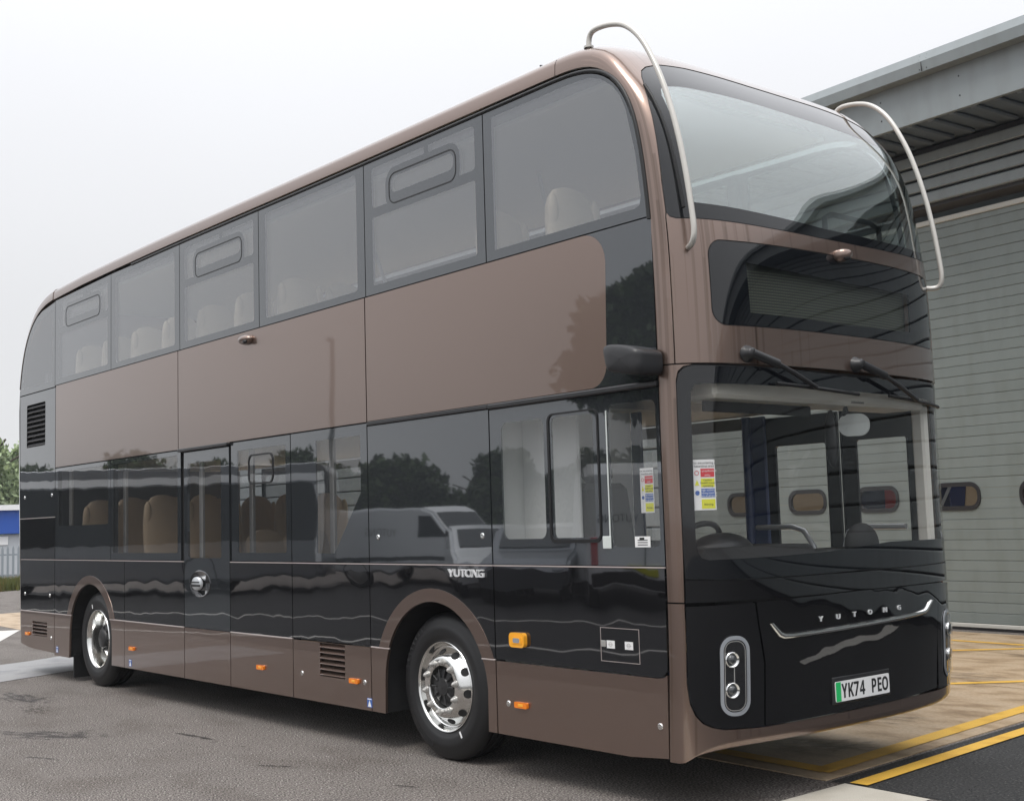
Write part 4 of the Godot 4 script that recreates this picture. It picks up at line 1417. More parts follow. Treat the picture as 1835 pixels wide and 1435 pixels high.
func hazard_sign(bus: Node, x: Transform3D, w: float, h: float):
	var b := MB.new()
	b.box(x * Transform3D(Basis(), Vector3(w / 2, h / 2, 0)), Vector3(w, h, 0.0015))
	var s := part(bus, "hazard_sign", b, M.white_print)
	var rows := [[0.655, 0.82, M.red_print, ["No unauthorised", "entry"], M.white_print], [0.455, 0.625, M.yellow_print, ["Caution", "Forklift trucks", "operating"], M.black_print], [0.255, 0.425, M.blue_print, ["High visibility", "clothing must be", "worn at all times"], M.white_print], [0.03, 0.215, M.yellow_print, ["Warning"], M.black_print]]
	for r in rows:
		b = MB.new()
		b.box(x * Transform3D(Basis(), Vector3(w * 0.66, h * (r[0] + r[1]) / 2, 0.0012)), Vector3(w * 0.6, h * (r[1] - r[0]), 0.001))
		part(s, "colour_block", b, r[2])
		var k: int = r[3].size()
		for i in k:
			line_text(s, "lettering", r[3][i], x * Transform3D(Basis(), Vector3(w * 0.66, h * lerpf(r[1], r[0], (i + 0.55) / k), 0.0022)), w * 0.075, r[4])
	line_text(s, "lettering", "You are entering a", x * Transform3D(Basis(), Vector3(w * 0.52, h * 0.935, 0.0015)), w * 0.09, M.black_print)
	line_text(s, "lettering", "hazardous area", x * Transform3D(Basis(), Vector3(w * 0.52, h * 0.87, 0.0015)), w * 0.09, M.black_print)
	var y := 0.74
	b = MB.new()
	b.lathe(x * Transform3D(Basis(), Vector3(w * 0.19, h * 0.735, 0.001)), [Vector2(w * 0.10, 0), Vector2(w * 0.10, 0.001), Vector2(w * 0.075, 0.001)], 20)
	part(s, "prohibition_ring", b, M.red_print)
	b = MB.new()
	b.prism(x * Transform3D(Basis(), Vector3(w * 0.19, h * 0.54, 0.0008)), PackedVector2Array([Vector2(-w * 0.1, -h * 0.05), Vector2(w * 0.1, -h * 0.05), Vector2(0, h * 0.06)]), 0.001)
	part(s, "warning_triangle", b, M.yellow_print)
	b = MB.new()
	b.lathe(x * Transform3D(Basis(), Vector3(w * 0.19, h * 0.34, 0.0008)), [Vector2(w * 0.10, 0), Vector2(w * 0.10, 0.001), Vector2(0, 0.001)], 20)
	part(s, "mandatory_disc", b, M.blue_print)

func front(parent: Node, called: String, poly: PackedVector2Array, m: Material, holes := [], off := 0.0, thick := 0.02, du := 0.035, dv := 0.06) -> MeshInstance3D:
	var b := MB.new()
	patch(b, poly, holes, skin, du, dv, off, thick, Vector2(1.0 / smax, 0.2))
	return part(parent, called, b, m)

func mir(pts: Array) -> PackedVector2Array:
	# outline given for the offside half, completed by its mirror image about the middle of the front
	var out := PackedVector2Array()
	for p in pts: out.append(Vector2(p[0], p[1]))
	for i in range(pts.size() - 1, -1, -1): out.append(Vector2(smax - pts[i][0], pts[i][1]))
	return out

func skin_frame(s: float, t: float, off := 0.0) -> Transform3D:
	var r: Array = skin(Vector2(s, t))
	var z: Vector3 = r[1]
	var x := Vector3.UP.cross(z).normalized()
	return Transform3D(Basis(x, z.cross(x), z), r[0] + z * off)

func make_front(bus: Node):
	# ---- bronze shell: pillars, brow, roof
	var ws := mir([[0.115, 2.94], [0.113, 3.1], [0.120, 3.28], [0.128, 3.42], [0.142, 3.56], [0.168, 3.67], [0.20, 3.755], [0.235, 3.805], [0.29, 3.835], [0.42, 3.862], [0.65, 3.872], [0.95, 3.866], [1.20, 3.858]])
	var ws_low := mir([[0.115, 2.94], [0.130, 2.918], [0.165, 2.905], [0.4, 2.898], [0.8, 2.885], [1.2, 2.878]])
	# windscreen outline = left edge, top, right edge, bottom
	var wso := PackedVector2Array()
	for i in ws.size(): wso.append(ws[i])
	for i in range(ws_low.size() - 2, 0, -1): wso.append(ws_low[i])
	var troof := 0.0
	for i in 600:
		if outline(3.5 + i * 0.01).x < -0.72:
			troof = 3.5 + i * 0.01
			break
	var shell := PackedVector2Array([Vector2(0.001, 2.112), Vector2(0.104, 2.112), Vector2(0.104, 2.92)])
	for i in ws.size(): shell.append(ws[i] + Vector2(-0.006 if ws[i].x < 1.4 else 0.006, 0.004))
	shell.append_array([Vector2(smax - 0.104, 2.92), Vector2(smax - 0.104, 2.112), Vector2(smax - 0.001, 2.112), Vector2(smax - 0.001, troof), Vector2(0.001, troof)])
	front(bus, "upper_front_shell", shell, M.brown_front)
	var dest := rr(0.333, 2.322, smax - 0.30, 2.782, 0.085, 7)
	for i in dest.size():
		var f := clampf((dest[i].x - 0.4) / 1.0, 0, 1)
		if dest[i].x > 1.4: f = clampf((smax - 0.37 - dest[i].x) / 1.0, 0, 1)
		dest[i].y += -0.028 * f if dest[i].y > 2.6 else -0.008 * f
	dest = Geometry2D.intersect_polygons(dest, rect(0, 0, 5, 5))[0]
	var mask := PackedVector2Array([Vector2(0.110, 2.112), Vector2(smax - 0.110, 2.112), Vector2(smax - 0.110, 2.915)])
	for i in ws_low.size(): mask.append(ws_low[ws_low.size() - 1 - i] + Vector2(0, -0.006))
	mask.append(Vector2(0.110, 2.915))
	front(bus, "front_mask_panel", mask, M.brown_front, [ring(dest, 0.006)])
	# roof
	var b := MB.new()
	var trear := tmax - 3.0
	for i in 900:
		if outline(tmax - 4.5 + i * 0.01).x < -9.05:
			trear = tmax - 4.5 + i * 0.01
			break
	patch(b, rect(0.001, troof + 0.006, smax - 0.001, trear), [], skin, 0.045, 0.9, 0.0, 0.02)
	part(bus, "roof", b, M.brown)
	b = MB.new()
	patch(b, rect(0.001, trear + 0.006, smax - 0.001, tmax - 2.95), [], skin, 0.06, 0.12, 0.006, 0.03)
	part(bus, "rear_dome", b, M.brown)
	b = MB.new()
	patch(b, rect(0.001, tmax - 2.94, smax - 0.001, tmax), [], skin, 0.06, 0.25, 0.0, 0.03)
	part(bus, "rear_panel", b, M.black)
	b = MB.new()
	var w0 := body_point(0.12, troof + 0.012)
	b.tube([Vector3(-0.86, 4.345, -0.09), Vector3(-0.94, 4.372, -0.075)], 0.006, 6)
	part(bus, "roof_aerial", b, M.plastic)
	# ---- upper windscreen
	var clear := PackedVector2Array()
	for p in [[0.25, 2.99], [0.246, 3.2], [0.25, 3.45], [0.255, 3.62], [0.275, 3.665], [0.31, 3.685], [0.42, 3.692], [0.9, 3.680], [1.4, 3.662], [1.9, 3.655], [2.35, 3.655], [2.54, 3.66], [2.66, 3.63], [2.70, 3.45], [2.712, 3.2], [2.71, 2.985], [2.4, 2.945], [1.9, 2.935], [1.3, 2.935], [0.8, 2.958], [0.45, 2.978]]: clear.append(Vector2(p[0], p[1]))
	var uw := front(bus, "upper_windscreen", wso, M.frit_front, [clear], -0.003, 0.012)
	b = MB.new()
	patch(b, clear, [], skin, 0.04, 0.06, -0.003, 0.005)
	patch(b, clear, [], func(p: Vector2) -> Array:
		var r := skin(p)
		return [r[0] - r[1] * 0.016, -r[1]], 0.04, 0.06, -0.008, 0.0)
	part(uw, "pane", b, M.solar_glass)
	b = MB.new()
	var pts := []
	for i in 9: pts.append(skin_frame(lerpf(0.178, 0.215, i / 8.0), lerpf(3.70, 2.96, i / 8.0), 0.001).origin)
	b.tube(pts, 0.011, 6)
	part(uw, "side_seal", b, M.seal)
	b = MB.new()
	patch(b, ring(wso, 0.004), [ring(wso, -0.012)], skin, 0.05, 0.06, -0.006, 0.02)
	part(uw, "rubber_seal", b, M.seal)
	# ---- destination glass
	var disp := PackedVector2Array([Vector2(0.585, 2.395), Vector2(1.40, 2.378), Vector2(2.13, 2.395), Vector2(2.15, 2.632), Vector2(1.45, 2.632), Vector2(0.86, 2.652), Vector2(0.578, 2.672)])
	var dg := front(bus, "destination_glass", dest, M.frit_front, [disp], -0.001, 0.012)
	b = MB.new()
	patch(b, disp, [], skin, 0.05, 0.06, -0.001, 0.0)
	part(dg, "pane", b, M.glass_clear)
	b = MB.new()
	patch(b, ring(disp, 0.03), [], skin, 0.06, 0.1, -0.05, 0.0)
	var dp := part(dg, "display_board", b, M.display)
	b = MB.new()
	for i in 15:
		var t := 2.404 + i * 0.0165
		for j in 78:
			var s := 0.60 + j * 0.0198
			var a := body_point(s, t)
			var c := body_point(s + 0.0145, t)
			var nn: Vector3 = skin(Vector2(s, t))[1]
			a += nn * -0.046
			c += nn * -0.046
			b.flat(a, c, c + Vector3(0, 0.0055, 0), a + Vector3(0, 0.0055, 0), nn)
	var led := part(dg, "led_rows", b, M.led)
	led.set_meta("kind", "stuff")
	b = MB.new()
	patch(b, ring(dest, 0.004), [ring(dest, -0.008)], skin, 0.05, 0.06, -0.004, 0.02)
	part(dg, "rubber_seal", b, M.seal)
	# ---- lower front: pillars, windscreen, cowl, bumper
	var lp := PackedVector2Array([Vector2(0.001, 0.838), Vector2(0.103, 0.838), Vector2(0.106, 1.2), Vector2(0.107, 2.02), Vector2(0.12, 2.07), Vector2(0.15, 2.095), Vector2(0.2, 2.104), Vector2(0.001, 2.104)])
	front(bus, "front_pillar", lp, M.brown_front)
	var lq := PackedVector2Array()
	for p in lp: lq.append(Vector2(smax - p.x, p.y))
	front(bus, "front_pillar", lq, M.brown_front)
	var low := mir([[0.118, 0.965], [0.112, 1.2], [0.112, 2.0], [0.125, 2.055], [0.155, 2.084], [0.2, 2.096], [0.8, 2.092], [1.38, 2.075]])
	var base := [[0.35, 0.953], [0.9, 0.950], [1.40, 0.955]]
	var lows := PackedVector2Array()
	for p in low: lows.append(p)
	for i in range(base.size() - 1, -1, -1): lows.append(Vector2(smax - base[base.size() - 1 - i][0], base[base.size() - 1 - i][1]))
	for i in range(base.size() - 1, -1, -1): lows.append(Vector2(base[i][0], base[i][1]))
	var lclear := PackedVector2Array()
	for p in [[0.178, 1.16], [0.185, 1.10], [0.205, 1.068], [0.245, 1.056], [0.72, 1.060], [1.18, 1.073], [1.74, 1.104], [2.36, 1.10], [2.64, 1.10], [2.69, 1.14], [2.70, 1.5], [2.69, 1.93], [2.66, 1.962], [2.25, 1.985], [1.4, 1.992], [0.255, 2.0], [0.208, 1.994], [0.185, 1.95]]: lclear.append(Vector2(p[0], p[1]))
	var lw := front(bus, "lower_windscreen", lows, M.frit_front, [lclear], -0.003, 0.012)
	b = MB.new()
	patch(b, lclear, [], skin, 0.04, 0.07, -0.003, 0.0)
	part(lw, "pane", b, M.glass_clear)
	b = MB.new()
	patch(b, ring(lows, 0.005), [ring(lows, -0.012)], skin, 0.05, 0.08, -0.006, 0.02)
	part(lw, "rubber_seal", b, M.seal)
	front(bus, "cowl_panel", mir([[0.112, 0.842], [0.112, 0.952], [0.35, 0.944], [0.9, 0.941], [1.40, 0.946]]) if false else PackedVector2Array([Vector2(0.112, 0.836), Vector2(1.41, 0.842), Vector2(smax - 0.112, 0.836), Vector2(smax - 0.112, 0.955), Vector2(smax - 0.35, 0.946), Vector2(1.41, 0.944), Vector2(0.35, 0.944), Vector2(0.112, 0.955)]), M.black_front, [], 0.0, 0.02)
	# bumper: middle panel and the two lamp panels
	wobble_front = 0.02
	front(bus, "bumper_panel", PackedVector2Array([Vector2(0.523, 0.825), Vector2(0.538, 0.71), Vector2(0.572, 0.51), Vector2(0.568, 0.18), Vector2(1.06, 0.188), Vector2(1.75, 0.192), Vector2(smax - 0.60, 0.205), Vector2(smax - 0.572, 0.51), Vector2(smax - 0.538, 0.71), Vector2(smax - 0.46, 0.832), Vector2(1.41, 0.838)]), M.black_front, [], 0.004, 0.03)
	var lamp := [Vector2(0.110, 0.815), Vector2(0.112, 0.42), Vector2(0.128, 0.318), Vector2(0.155, 0.258), Vector2(0.195, 0.217), Vector2(0.25, 0.194), Vector2(0.31, 0.182), Vector2(0.558, 0.178), Vector2(0.562, 0.51), Vector2(0.528, 0.71), Vector2(0.513, 0.822), Vector2(0.3, 0.82)]
	for sgn in 2:
		var pl := PackedVector2Array()
		for p in lamp: pl.append(p if sgn == 0 else Vector2(smax - p.x, p.y + (0.012 if p.y < 0.3 else 0.0)))
		front(bus, "headlight_panel", pl, M.black_front, [], 0.002, 0.03)
		var m := func(x: float) -> float: return x if sgn == 0 else smax - x
		var outer := rr(m.call(0.28 if sgn == 0 else 0.467), 0.243, m.call(0.467 if sgn == 0 else 0.28), 0.662, 0.082, 7)
		var hl := front(bus, "headlight", outer, M.black, [], 0.006, 0.004)
		front(hl, "light_guide", ring(outer, -0.004), M.lens, [ring(outer, -0.024)], 0.010, 0.004)
		front(hl, "inner_bezel", ring(outer, -0.030), M.nut, [ring(outer, -0.034)], 0.008, 0.002)
		for t in [0.538, 0.382]:
			var x := skin_frame(m.call(0.352), t, 0.006)
			b = MB.new()
			b.lathe(x, [Vector2(0.042, 0), Vector2(0.042, 0.010), Vector2(0.038, 0.013), Vector2(0.027, 0.004)], 24)
			part(hl, "lens_ring", b, M.chrome)
			b = MB.new()
			b.lathe(x, [Vector2(0.027, 0.004), Vector2(0.022, 0.012), Vector2(0.012, 0.017), Vector2(0, 0.018)], 20)
			part(hl, "projector_lens", b, M.dark_lens)
		b = MB.new()
		patch(b, ring(outer, -0.022), [], skin, 0.04, 0.06, 0.024, 0.0)
		part(hl, "clear_cover", b, M.glass_clear)
		b = MB.new()
		var y0 := skin_frame(m.call(0.37), 0.62, 0.008).origin
		b.tube([skin_frame(m.call(0.365), 0.50, 0.009).origin, skin_frame(m.call(0.365), 0.42, 0.009).origin], 0.003, 6)
		part(hl, "lamp_strip", b, M.nut)
	wobble_front = 0.0
	# bronze lip under the bumper
	var lip := []
	for p in [[0.001, 0.0], [0.06, 0.001], [0.095, 0.008], [0.125, 0.026], [0.16, 0.054], [0.21, 0.083], [0.27, 0.105], [0.35, 0.120], [0.45, 0.129], [0.6, 0.134], [0.9, 0.138], [1.41, 0.14]]: lip.append(p)
	var top := [[0.001, 0.83], [0.103, 0.83], [0.105, 0.42], [0.121, 0.315], [0.149, 0.253], [0.190, 0.211], [0.247, 0.188], [0.31, 0.176], [0.55, 0.172], [0.9, 0.180], [1.41, 0.185]]
	var lp2 := PackedVector2Array()
	for p in top: lp2.append(Vector2(p[0], p[1]))
	for i in range(top.size() - 2, -1, -1): lp2.append(Vector2(smax - top[i][0], top[i][1] + (0.01 if top[i][1] < 0.3 else 0.0)))
	for p in lip: lp2.append(Vector2(smax - p[0], maxf(p[1], 0.14)))
	for i in range(lip.size() - 2, -1, -1): lp2.append(Vector2(lip[i][0], lip[i][1]))
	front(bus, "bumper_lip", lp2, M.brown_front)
	b = MB.new()
	for i in lip.size() * 2 - 2:
		var get := func(k: int) -> Vector2:
			return Vector2(lip[k][0], lip[k][1]) if k < lip.size() else Vector2(smax - lip[2 * lip.size() - 2 - k][0], maxf(0.14, lip[2 * lip.size() - 2 - k][1]))
		var p0: Vector2 = get.call(i)
		var p1: Vector2 = get.call(i + 1)
		for j in 6:
			var a := p0.lerp(p1, j / 6.0)
			var c := p0.lerp(p1, (j + 1) / 6.0)
			var A: Array = skin(a)
			var C: Array = skin(c)
			var steps := [[0.0, 0.0], [-0.012, -0.028], [-0.04, -0.05], [-0.085, -0.06], [-0.2, -0.062]]
			for k in 4:
				var f := func(r: Array, q: Array) -> Vector3: return r[0] + Vector3(r[1].x, 0, r[1].z) * q[0] + Vector3(0, q[1], 0) * smoothstep(0.27, 0.40, r[0].y)
				var n0: Vector3 = (A[1] * (1.0 - k / 4.0) + Vector3.DOWN * (k / 4.0)).normalized()
				var n1: Vector3 = (A[1] * (1.0 - (k + 1) / 4.0) + Vector3.DOWN * ((k + 1) / 4.0)).normalized()
				var q0: Vector3 = f.call(A, steps[k])
				var q1: Vector3 = f.call(C, steps[k])
				var q2: Vector3 = f.call(C, steps[k + 1])
				var q3: Vector3 = f.call(A, steps[k + 1])
				b.tri(q0, q1, q2, n0, n0, n1)
				b.tri(q0, q2, q3, n0, n1, n1)
	part(bus, "bumper_underside", b, M.brown)
	# chrome wing and wordmark
	b = MB.new()
	var lo := [[0.604, 0.706], [0.640, 0.664], [0.668, 0.632], [0.700, 0.619], [0.76, 0.618], [1.10, 0.624], [1.41, 0.631], [smax - 1.0, 0.642], [smax - 0.80, 0.650], [smax - 0.745, 0.655], [smax - 0.715, 0.668], [smax - 0.672, 0.700], [smax - 0.630, 0.730]]
	var hi := [[0.632, 0.712], [0.664, 0.684], [0.690, 0.665], [0.715, 0.656], [0.77, 0.652], [1.10, 0.660], [1.41, 0.667], [smax - 1.0, 0.678], [smax - 0.81, 0.684], [smax - 0.760, 0.688], [smax - 0.735, 0.698], [smax - 0.700, 0.720], [smax - 0.662, 0.737]]
	for i in lo.size() - 1:
		var n_seg := maxi(1, int(absf(lo[i + 1][0] - lo[i][0]) / 0.05))
		for k in n_seg:
			var row := []
			for e in 2:
				var f := (k + e) / float(n_seg)
				var l := Vector2(lerpf(lo[i][0], lo[i + 1][0], f), lerpf(lo[i][1], lo[i + 1][1], f))
				var h := Vector2(lerpf(hi[i][0], hi[i + 1][0], f), lerpf(hi[i][1], hi[i + 1][1], f))
				var a: Array = skin(l)
				var c: Array = skin(h)
				var up: Vector3 = (c[0] - a[0]).normalized()
				var sec := []
				for q in 7:
					var g := q / 6.0
					var ang := PI * g
					var base_p: Vector3 = a[0].lerp(c[0], g)
					sec.append([base_p + a[1] * (0.004 + 0.016 * sin(ang)), (a[1] * sin(ang) - up * cos(ang) * 0.9).normalized()])
				row.append(sec)
			for q in 6:
				b.tri(row[0][q][0], row[1][q][0], row[1][q + 1][0], row[0][q][1], row[1][q][1], row[1][q + 1][1])
				b.tri(row[0][q][0], row[1][q + 1][0], row[0][q + 1][0], row[0][q][1], row[1][q + 1][1], row[0][q + 1][1])
	part(bus, "chrome_wing", b, M.alloy)
	var word := "YUTONG"
	for i in 6:
		var x := skin_frame(1.006 + i * 0.152, 0.706 + 0.0022 * i, 0.005)
		letters(bus, "front_letter", word[i], x * Transform3D(Basis().scaled(Vector3(1.6, 1, 1)), Vector3(-0.0185, -0.014, 0)), 0.028, 0.02, M.letter_silver, 0.006)
	# number plate
	var px := skin_frame(1.362, 0.305, 0.010)
	px.basis = Basis(Vector3(0, 0, -1), Vector3(0, 1, 0), Vector3(1, 0, 0))
	b = MB.new()
	b.box(px * Transform3D(Basis(), Vector3(0, 0.006, -0.008)), Vector3(0.555, 0.150, 0.018), 0.005)
	part(bus, "plate_holder", b, M.plastic)
	b = MB.new()
	b.prism(px * Transform3D(Basis(), Vector3(0, 0, 0.001)), rr(-0.26, -0.0555, 0.26, 0.0555, 0.008, 3), 0.004)
	var plate := part(bus, "number_plate", b, M.white_print)
	b = MB.new()
	b.aabb(Vector3(-0.257, -0.053, 0), Vector3(-0.212, 0.053, 0.001))
	var gm := part(plate, "green_band", b, M.green_print)
	gm.transform = px * Transform3D(Basis(), Vector3(0, 0, 0.0055))
	letters(plate, "plate_character", "YK74 PEO", px * Transform3D(Basis().scaled(Vector3(0.86, 1, 1)), Vector3(-0.206, -0.0395, 0.005)), 0.079, 0.0655, M.black_print, 0.001)
	# camera bump under the upper screen
	var cx := skin_frame(1.395, 2.785, 0.0)
	b = MB.new()
	for k in 10:
		var a0 := PI / 2 * k / 10.0
		var a1 := PI / 2 * (k + 1) / 10.0
		b.lathe(cx * Transform3D(Basis().scaled(Vector3(1, 0.62, 1)), Vector3.ZERO), [Vector2(0.062 * cos(a0), 0.085 * sin(a0)), Vector2(0.062 * cos(a1), 0.085 * sin(a1))], 20)
	part(bus, "front_camera_housing", b, M.brown)
	b = MB.new()
	b.ball(cx * Vector3(0.0, -0.024, 0.05), Vector3(0.02, 0.014, 0.03), 12, 8)
	part(bus, "front_camera_lens", b, M.plastic)
	# guard bars
	for sgn in 2:
		var path := [[0.155, 3.02, -0.135], [0.205, 3.012, -0.09], [0.245, 3.018, -0.066], [0.265, 3.045, -0.06], [0.272, 3.10, -0.06], [0.262, 3.20, -0.06], [0.242, 3.35, -0.06], [0.203, 3.57, -0.06], [0.150, 3.78, -0.06], [0.095, 3.95, -0.06], [0.03, 4.10, -0.06], [-0.045, 4.235, -0.06], [-0.12, 4.325, -0.06], [-0.20, 4.385, -0.06], [-0.28, 4.415, -0.06], [-0.36, 4.43, -0.06], [-0.43, 4.432, -0.06], [-0.465, 4.418, -0.06], [-0.482, 4.385, -0.06], [-0.485, 4.33, -0.06]]
		var c := Curve3D.new()
		for p in path: c.add_point(Vector3(p[0], p[1], p[2] if sgn == 0 else -WIDE - p[2]))
		var smooth := []
		for i in path.size():
			var p0 := c.get_point_position(maxi(i - 1, 0))
			var p2 := c.get_point_position(mini(i + 1, path.size() - 1))
			var d := (p2 - p0) * 0.166
			c.set_point_in(i, -d)
			c.set_point_out(i, d)
		var ln := c.get_baked_length()
		for i in 91: smooth.append(c.sample_baked(ln * i / 90.0, true))
		b = MB.new()
		b.tube(smooth, 0.0165, 14)
		var gbar := part(bus, "branch_guard_bar", b, M.guard)
		b = MB.new()
		b.lathe(Transform3D(Basis.from_euler(Vector3(-PI / 2, 0, 0)), Vector3(-0.485, 4.335, -0.06 if sgn == 0 else -WIDE + 0.06)), [Vector2(0.03, 0.0), Vector2(0.03, 0.012), Vector2(0.018, 0.016)], 14, -1.0)
		part(gbar, "mounting_foot", b, M.guard)
	# wipers
	for i in 2:
		var s: float = [0.54, 1.455][i]
		var t: float = [2.165, 2.150][i]
		var x := skin_frame(s, t, 0.0)
		b = MB.new()
		b.lathe(x, [Vector2(0.048, 0), Vector2(0.046, 0.012), Vector2(0.034, 0.022), Vector2(0.030, 0.05), Vector2(0.02, 0.06), Vector2(0, 0.06)], 20)
		var wp := part(bus, "wiper", b, M.plastic)
		var tip_s: float = [1.02, 2.06][i]
		var tip_t: float = [1.995, 1.965][i]
		var a: Vector3 = x * Vector3(0, 0, 0.045)
		var e := skin_frame(tip_s, tip_t, 0.045).origin
		b = MB.new()
		var mid := a.lerp(e, 0.33) + Vector3(0.03, 0, 0)
		b.tube([a, mid], 0.027, 8)
		b.tube([mid, a.lerp(e, 0.6) + Vector3(0.025, 0, 0), e], 0.014, 8)
		part(wp, "wiper_arm", b, M.plastic)
		b = MB.new()
		var blade := []
		for k in 11:
			var f := k / 10.0
			blade.append(skin_frame(lerpf(tip_s - 0.30, tip_s + (0.42 if i == 0 else 0.40), f), lerpf(tip_t + 0.012, tip_t - 0.022, f), 0.026).origin)
		b.tube(blade, 0.011, 6)
		part(wp, "wiper_blade", b, M.rubber)
	# hazard sign inside the windscreen
	hazard_sign(bus, Transform3D(skin_frame(0.25, 1.45).basis, skin_frame(0.178, 1.32, -0.02).origin), 0.128, 0.27)

func make_wheels(bus: Node, f0: float, f1: float):
	for k in 4:
		var x: float = f0 if k % 2 == 0 else f1
		var near := k < 2
		var fr := k % 2 == 0
		var at := Vector3(x, 0.483, -0.07 if near else -WIDE + 0.07)
		var X := Transform3D(Basis() if near else Basis(Vector3.UP, PI), at)
		var b := MB.new()
		var tyre := [Vector2(0.288, -0.05), Vector2(0.296, -0.026), Vector2(0.310, -0.014), Vector2(0.322, -0.012), Vector2(0.326, -0.008), Vector2(0.345, -0.003), Vector2(0.375, 0.0), Vector2(0.40, -0.001), Vector2(0.405, -0.005), Vector2(0.43, -0.009), Vector2(0.455, -0.022), Vector2(0.470, -0.036), Vector2(0.480, -0.052), Vector2(0.483, -0.07), Vector2(0.483, -0.092), Vector2(0.472, -0.094), Vector2(0.472, -0.104), Vector2(0.483, -0.106), Vector2(0.483, -0.138), Vector2(0.472, -0.14), Vector2(0.472, -0.15), Vector2(0.483, -0.152), Vector2(0.483, -0.186), Vector2(0.472, -0.188), Vector2(0.472, -0.198), Vector2(0.483, -0.20), Vector2(0.478, -0.24), Vector2(0.45, -0.275), Vector2(0.38, -0.285), Vector2(0.29, -0.27)]
		b.lathe(X, tyre, 72)
		var wheel := part(bus, "wheel", b, M.rubber)
		if near and fr:
			# raised letters and the moulded panel on the sidewall
			b = MB.new()
			for j in 9:
				var a := deg_to_rad(118 + j * 6.0)
				b.box(X * Transform3D(Basis(Vector3(0, 0, 1), a), Vector3(0.425 * cos(a), 0.425 * sin(a), -0.006)), Vector3(0.028, 0.018, 0.004), 0.002)
			for j in 10:
				var a := deg_to_rad(228 + j * 2.6)
				b.box(X * Transform3D(Basis(Vector3(0, 0, 1), a), Vector3(0.40, 0, 0).rotated(Vector3.BACK, a) + Vector3(0, 0, -0.001)), Vector3(0.045, 0.016, 0.003), 0.001)
			part(wheel, "sidewall_relief", b, M.rubber)
		b = MB.new()
		b.box(X * Transform3D(Basis(Vector3(0, 0, 1), deg_to_rad(-58 if fr else 110)), Vector3(0.345, 0, -0.001).rotated(Vector3.BACK, deg_to_rad(-58 if fr else 110))), Vector3(0.045, 0.014, 0.004), 0.001)
		part(wheel, "tyre_mark", b, M.white_print)
		b = MB.new()
		if fr:
			b.lathe(X, [Vector2(0.300, -0.03), Vector2(0.300, -0.016), Vector2(0.294, -0.011), Vector2(0.287, -0.014), Vector2(0.282, -0.026), Vector2(0.276, -0.052), Vector2(0.268, -0.064), Vector2(0.258, -0.067), Vector2(0.250, -0.062), Vector2(0.236, -0.046), Vector2(0.218, -0.022), Vector2(0.204, -0.003), Vector2(0.196, 0.006), Vector2(0.186, 0.011), Vector2(0.176, 0.012), Vector2(0.150, 0.012), Vector2(0.141, 0.010), Vector2(0.137, 0.002), Vector2(0.137, -0.05)], 64)
		else:
			b.lathe(X, [Vector2(0.300, -0.03), Vector2(0.300, -0.016), Vector2(0.294, -0.011), Vector2(0.287, -0.014), Vector2(0.280, -0.04), Vector2(0.268, -0.075), Vector2(0.264, -0.15), Vector2(0.258, -0.18), Vector2(0.245, -0.196), Vector2(0.225, -0.198), Vector2(0.20, -0.190), Vector2(0.14, -0.188), Vector2(0.137, -0.20)], 64)
		var rim := part(wheel, "rim", b, M.alloy)
		b = MB.new()
		if fr:
			b.lathe(X, [Vector2(0.137, -0.045), Vector2(0.128, -0.03), Vector2(0.118, -0.028), Vector2(0.112, -0.012), Vector2(0.085, -0.006), Vector2(0.06, -0.004), Vector2(0.055, 0.004), Vector2(0, 0.008)], 40)
			for j in 10:
				var a := TAU * j / 10.0
				b.box(X * Transform3D(Basis(Vector3(0, 0, 1), a), Vector3(0.09, 0, 0.0).rotated(Vector3.BACK, a)), Vector3(0.055, 0.010, 0.018), 0.003)
		else:
			b.lathe(X, [Vector2(0.137, -0.19), Vector2(0.134, -0.10), Vector2(0.125, -0.085), Vector2(0.10, -0.08), Vector2(0.095, -0.06), Vector2(0.08, -0.05), Vector2(0, -0.048)], 40)
			for j in 8:
				var a := TAU * j / 8.0
				b.lathe(X * Transform3D(Basis(), Vector3(0.112 * cos(a), 0.112 * sin(a), -0.083)), [Vector2(0.012, 0), Vector2(0.012, 0.014), Vector2(0, 0.016)], 8)
		part(wheel, "hub", b, M.hub)
		var nut := MB.new()
		nut.lathe(Transform3D(), [Vector2(0.024, 0), Vector2(0.024, 0.006), Vector2(0.0185, 0.008), Vector2(0.0175, 0.020), Vector2(0.012, 0.023), Vector2(0.011, 0.031), Vector2(0.008, 0.034), Vector2(0, 0.034)], 12)
		var nm := nut.mesh(M.nut)
		var hole := MB.new()
		hole.lathe(Transform3D(), [Vector2(0.0285, -0.004), Vector2(0.0285, 0.003), Vector2(0.024, 0.0025), Vector2(0.0, 0.002)], 20)
		var hm := hole.mesh(M.matte_black)
		for j in 10:
			var a := TAU * (j + 0.30) / 10.0
			var r := 0.165
			again(wheel, "wheel_nut", nm, X * Transform3D(Basis(), Vector3(r * cos(a), r * sin(a), 0.012 if fr else -0.189)))
			if fr:
				var d := Vector3(cos(a + 0.3), sin(a + 0.3), 0)
				var nz := (d * 0.78 + Vector3(0, 0, 0.62)).normalized()
				var tx := Vector3.BACK.cross(d).normalized()
				again(wheel, "hand_hole", hm, X * Transform3D(Basis(tx, nz.cross(tx), nz), d * 0.2285 + Vector3(0, 0, -0.035)))
		# arch liner
		b = MB.new()
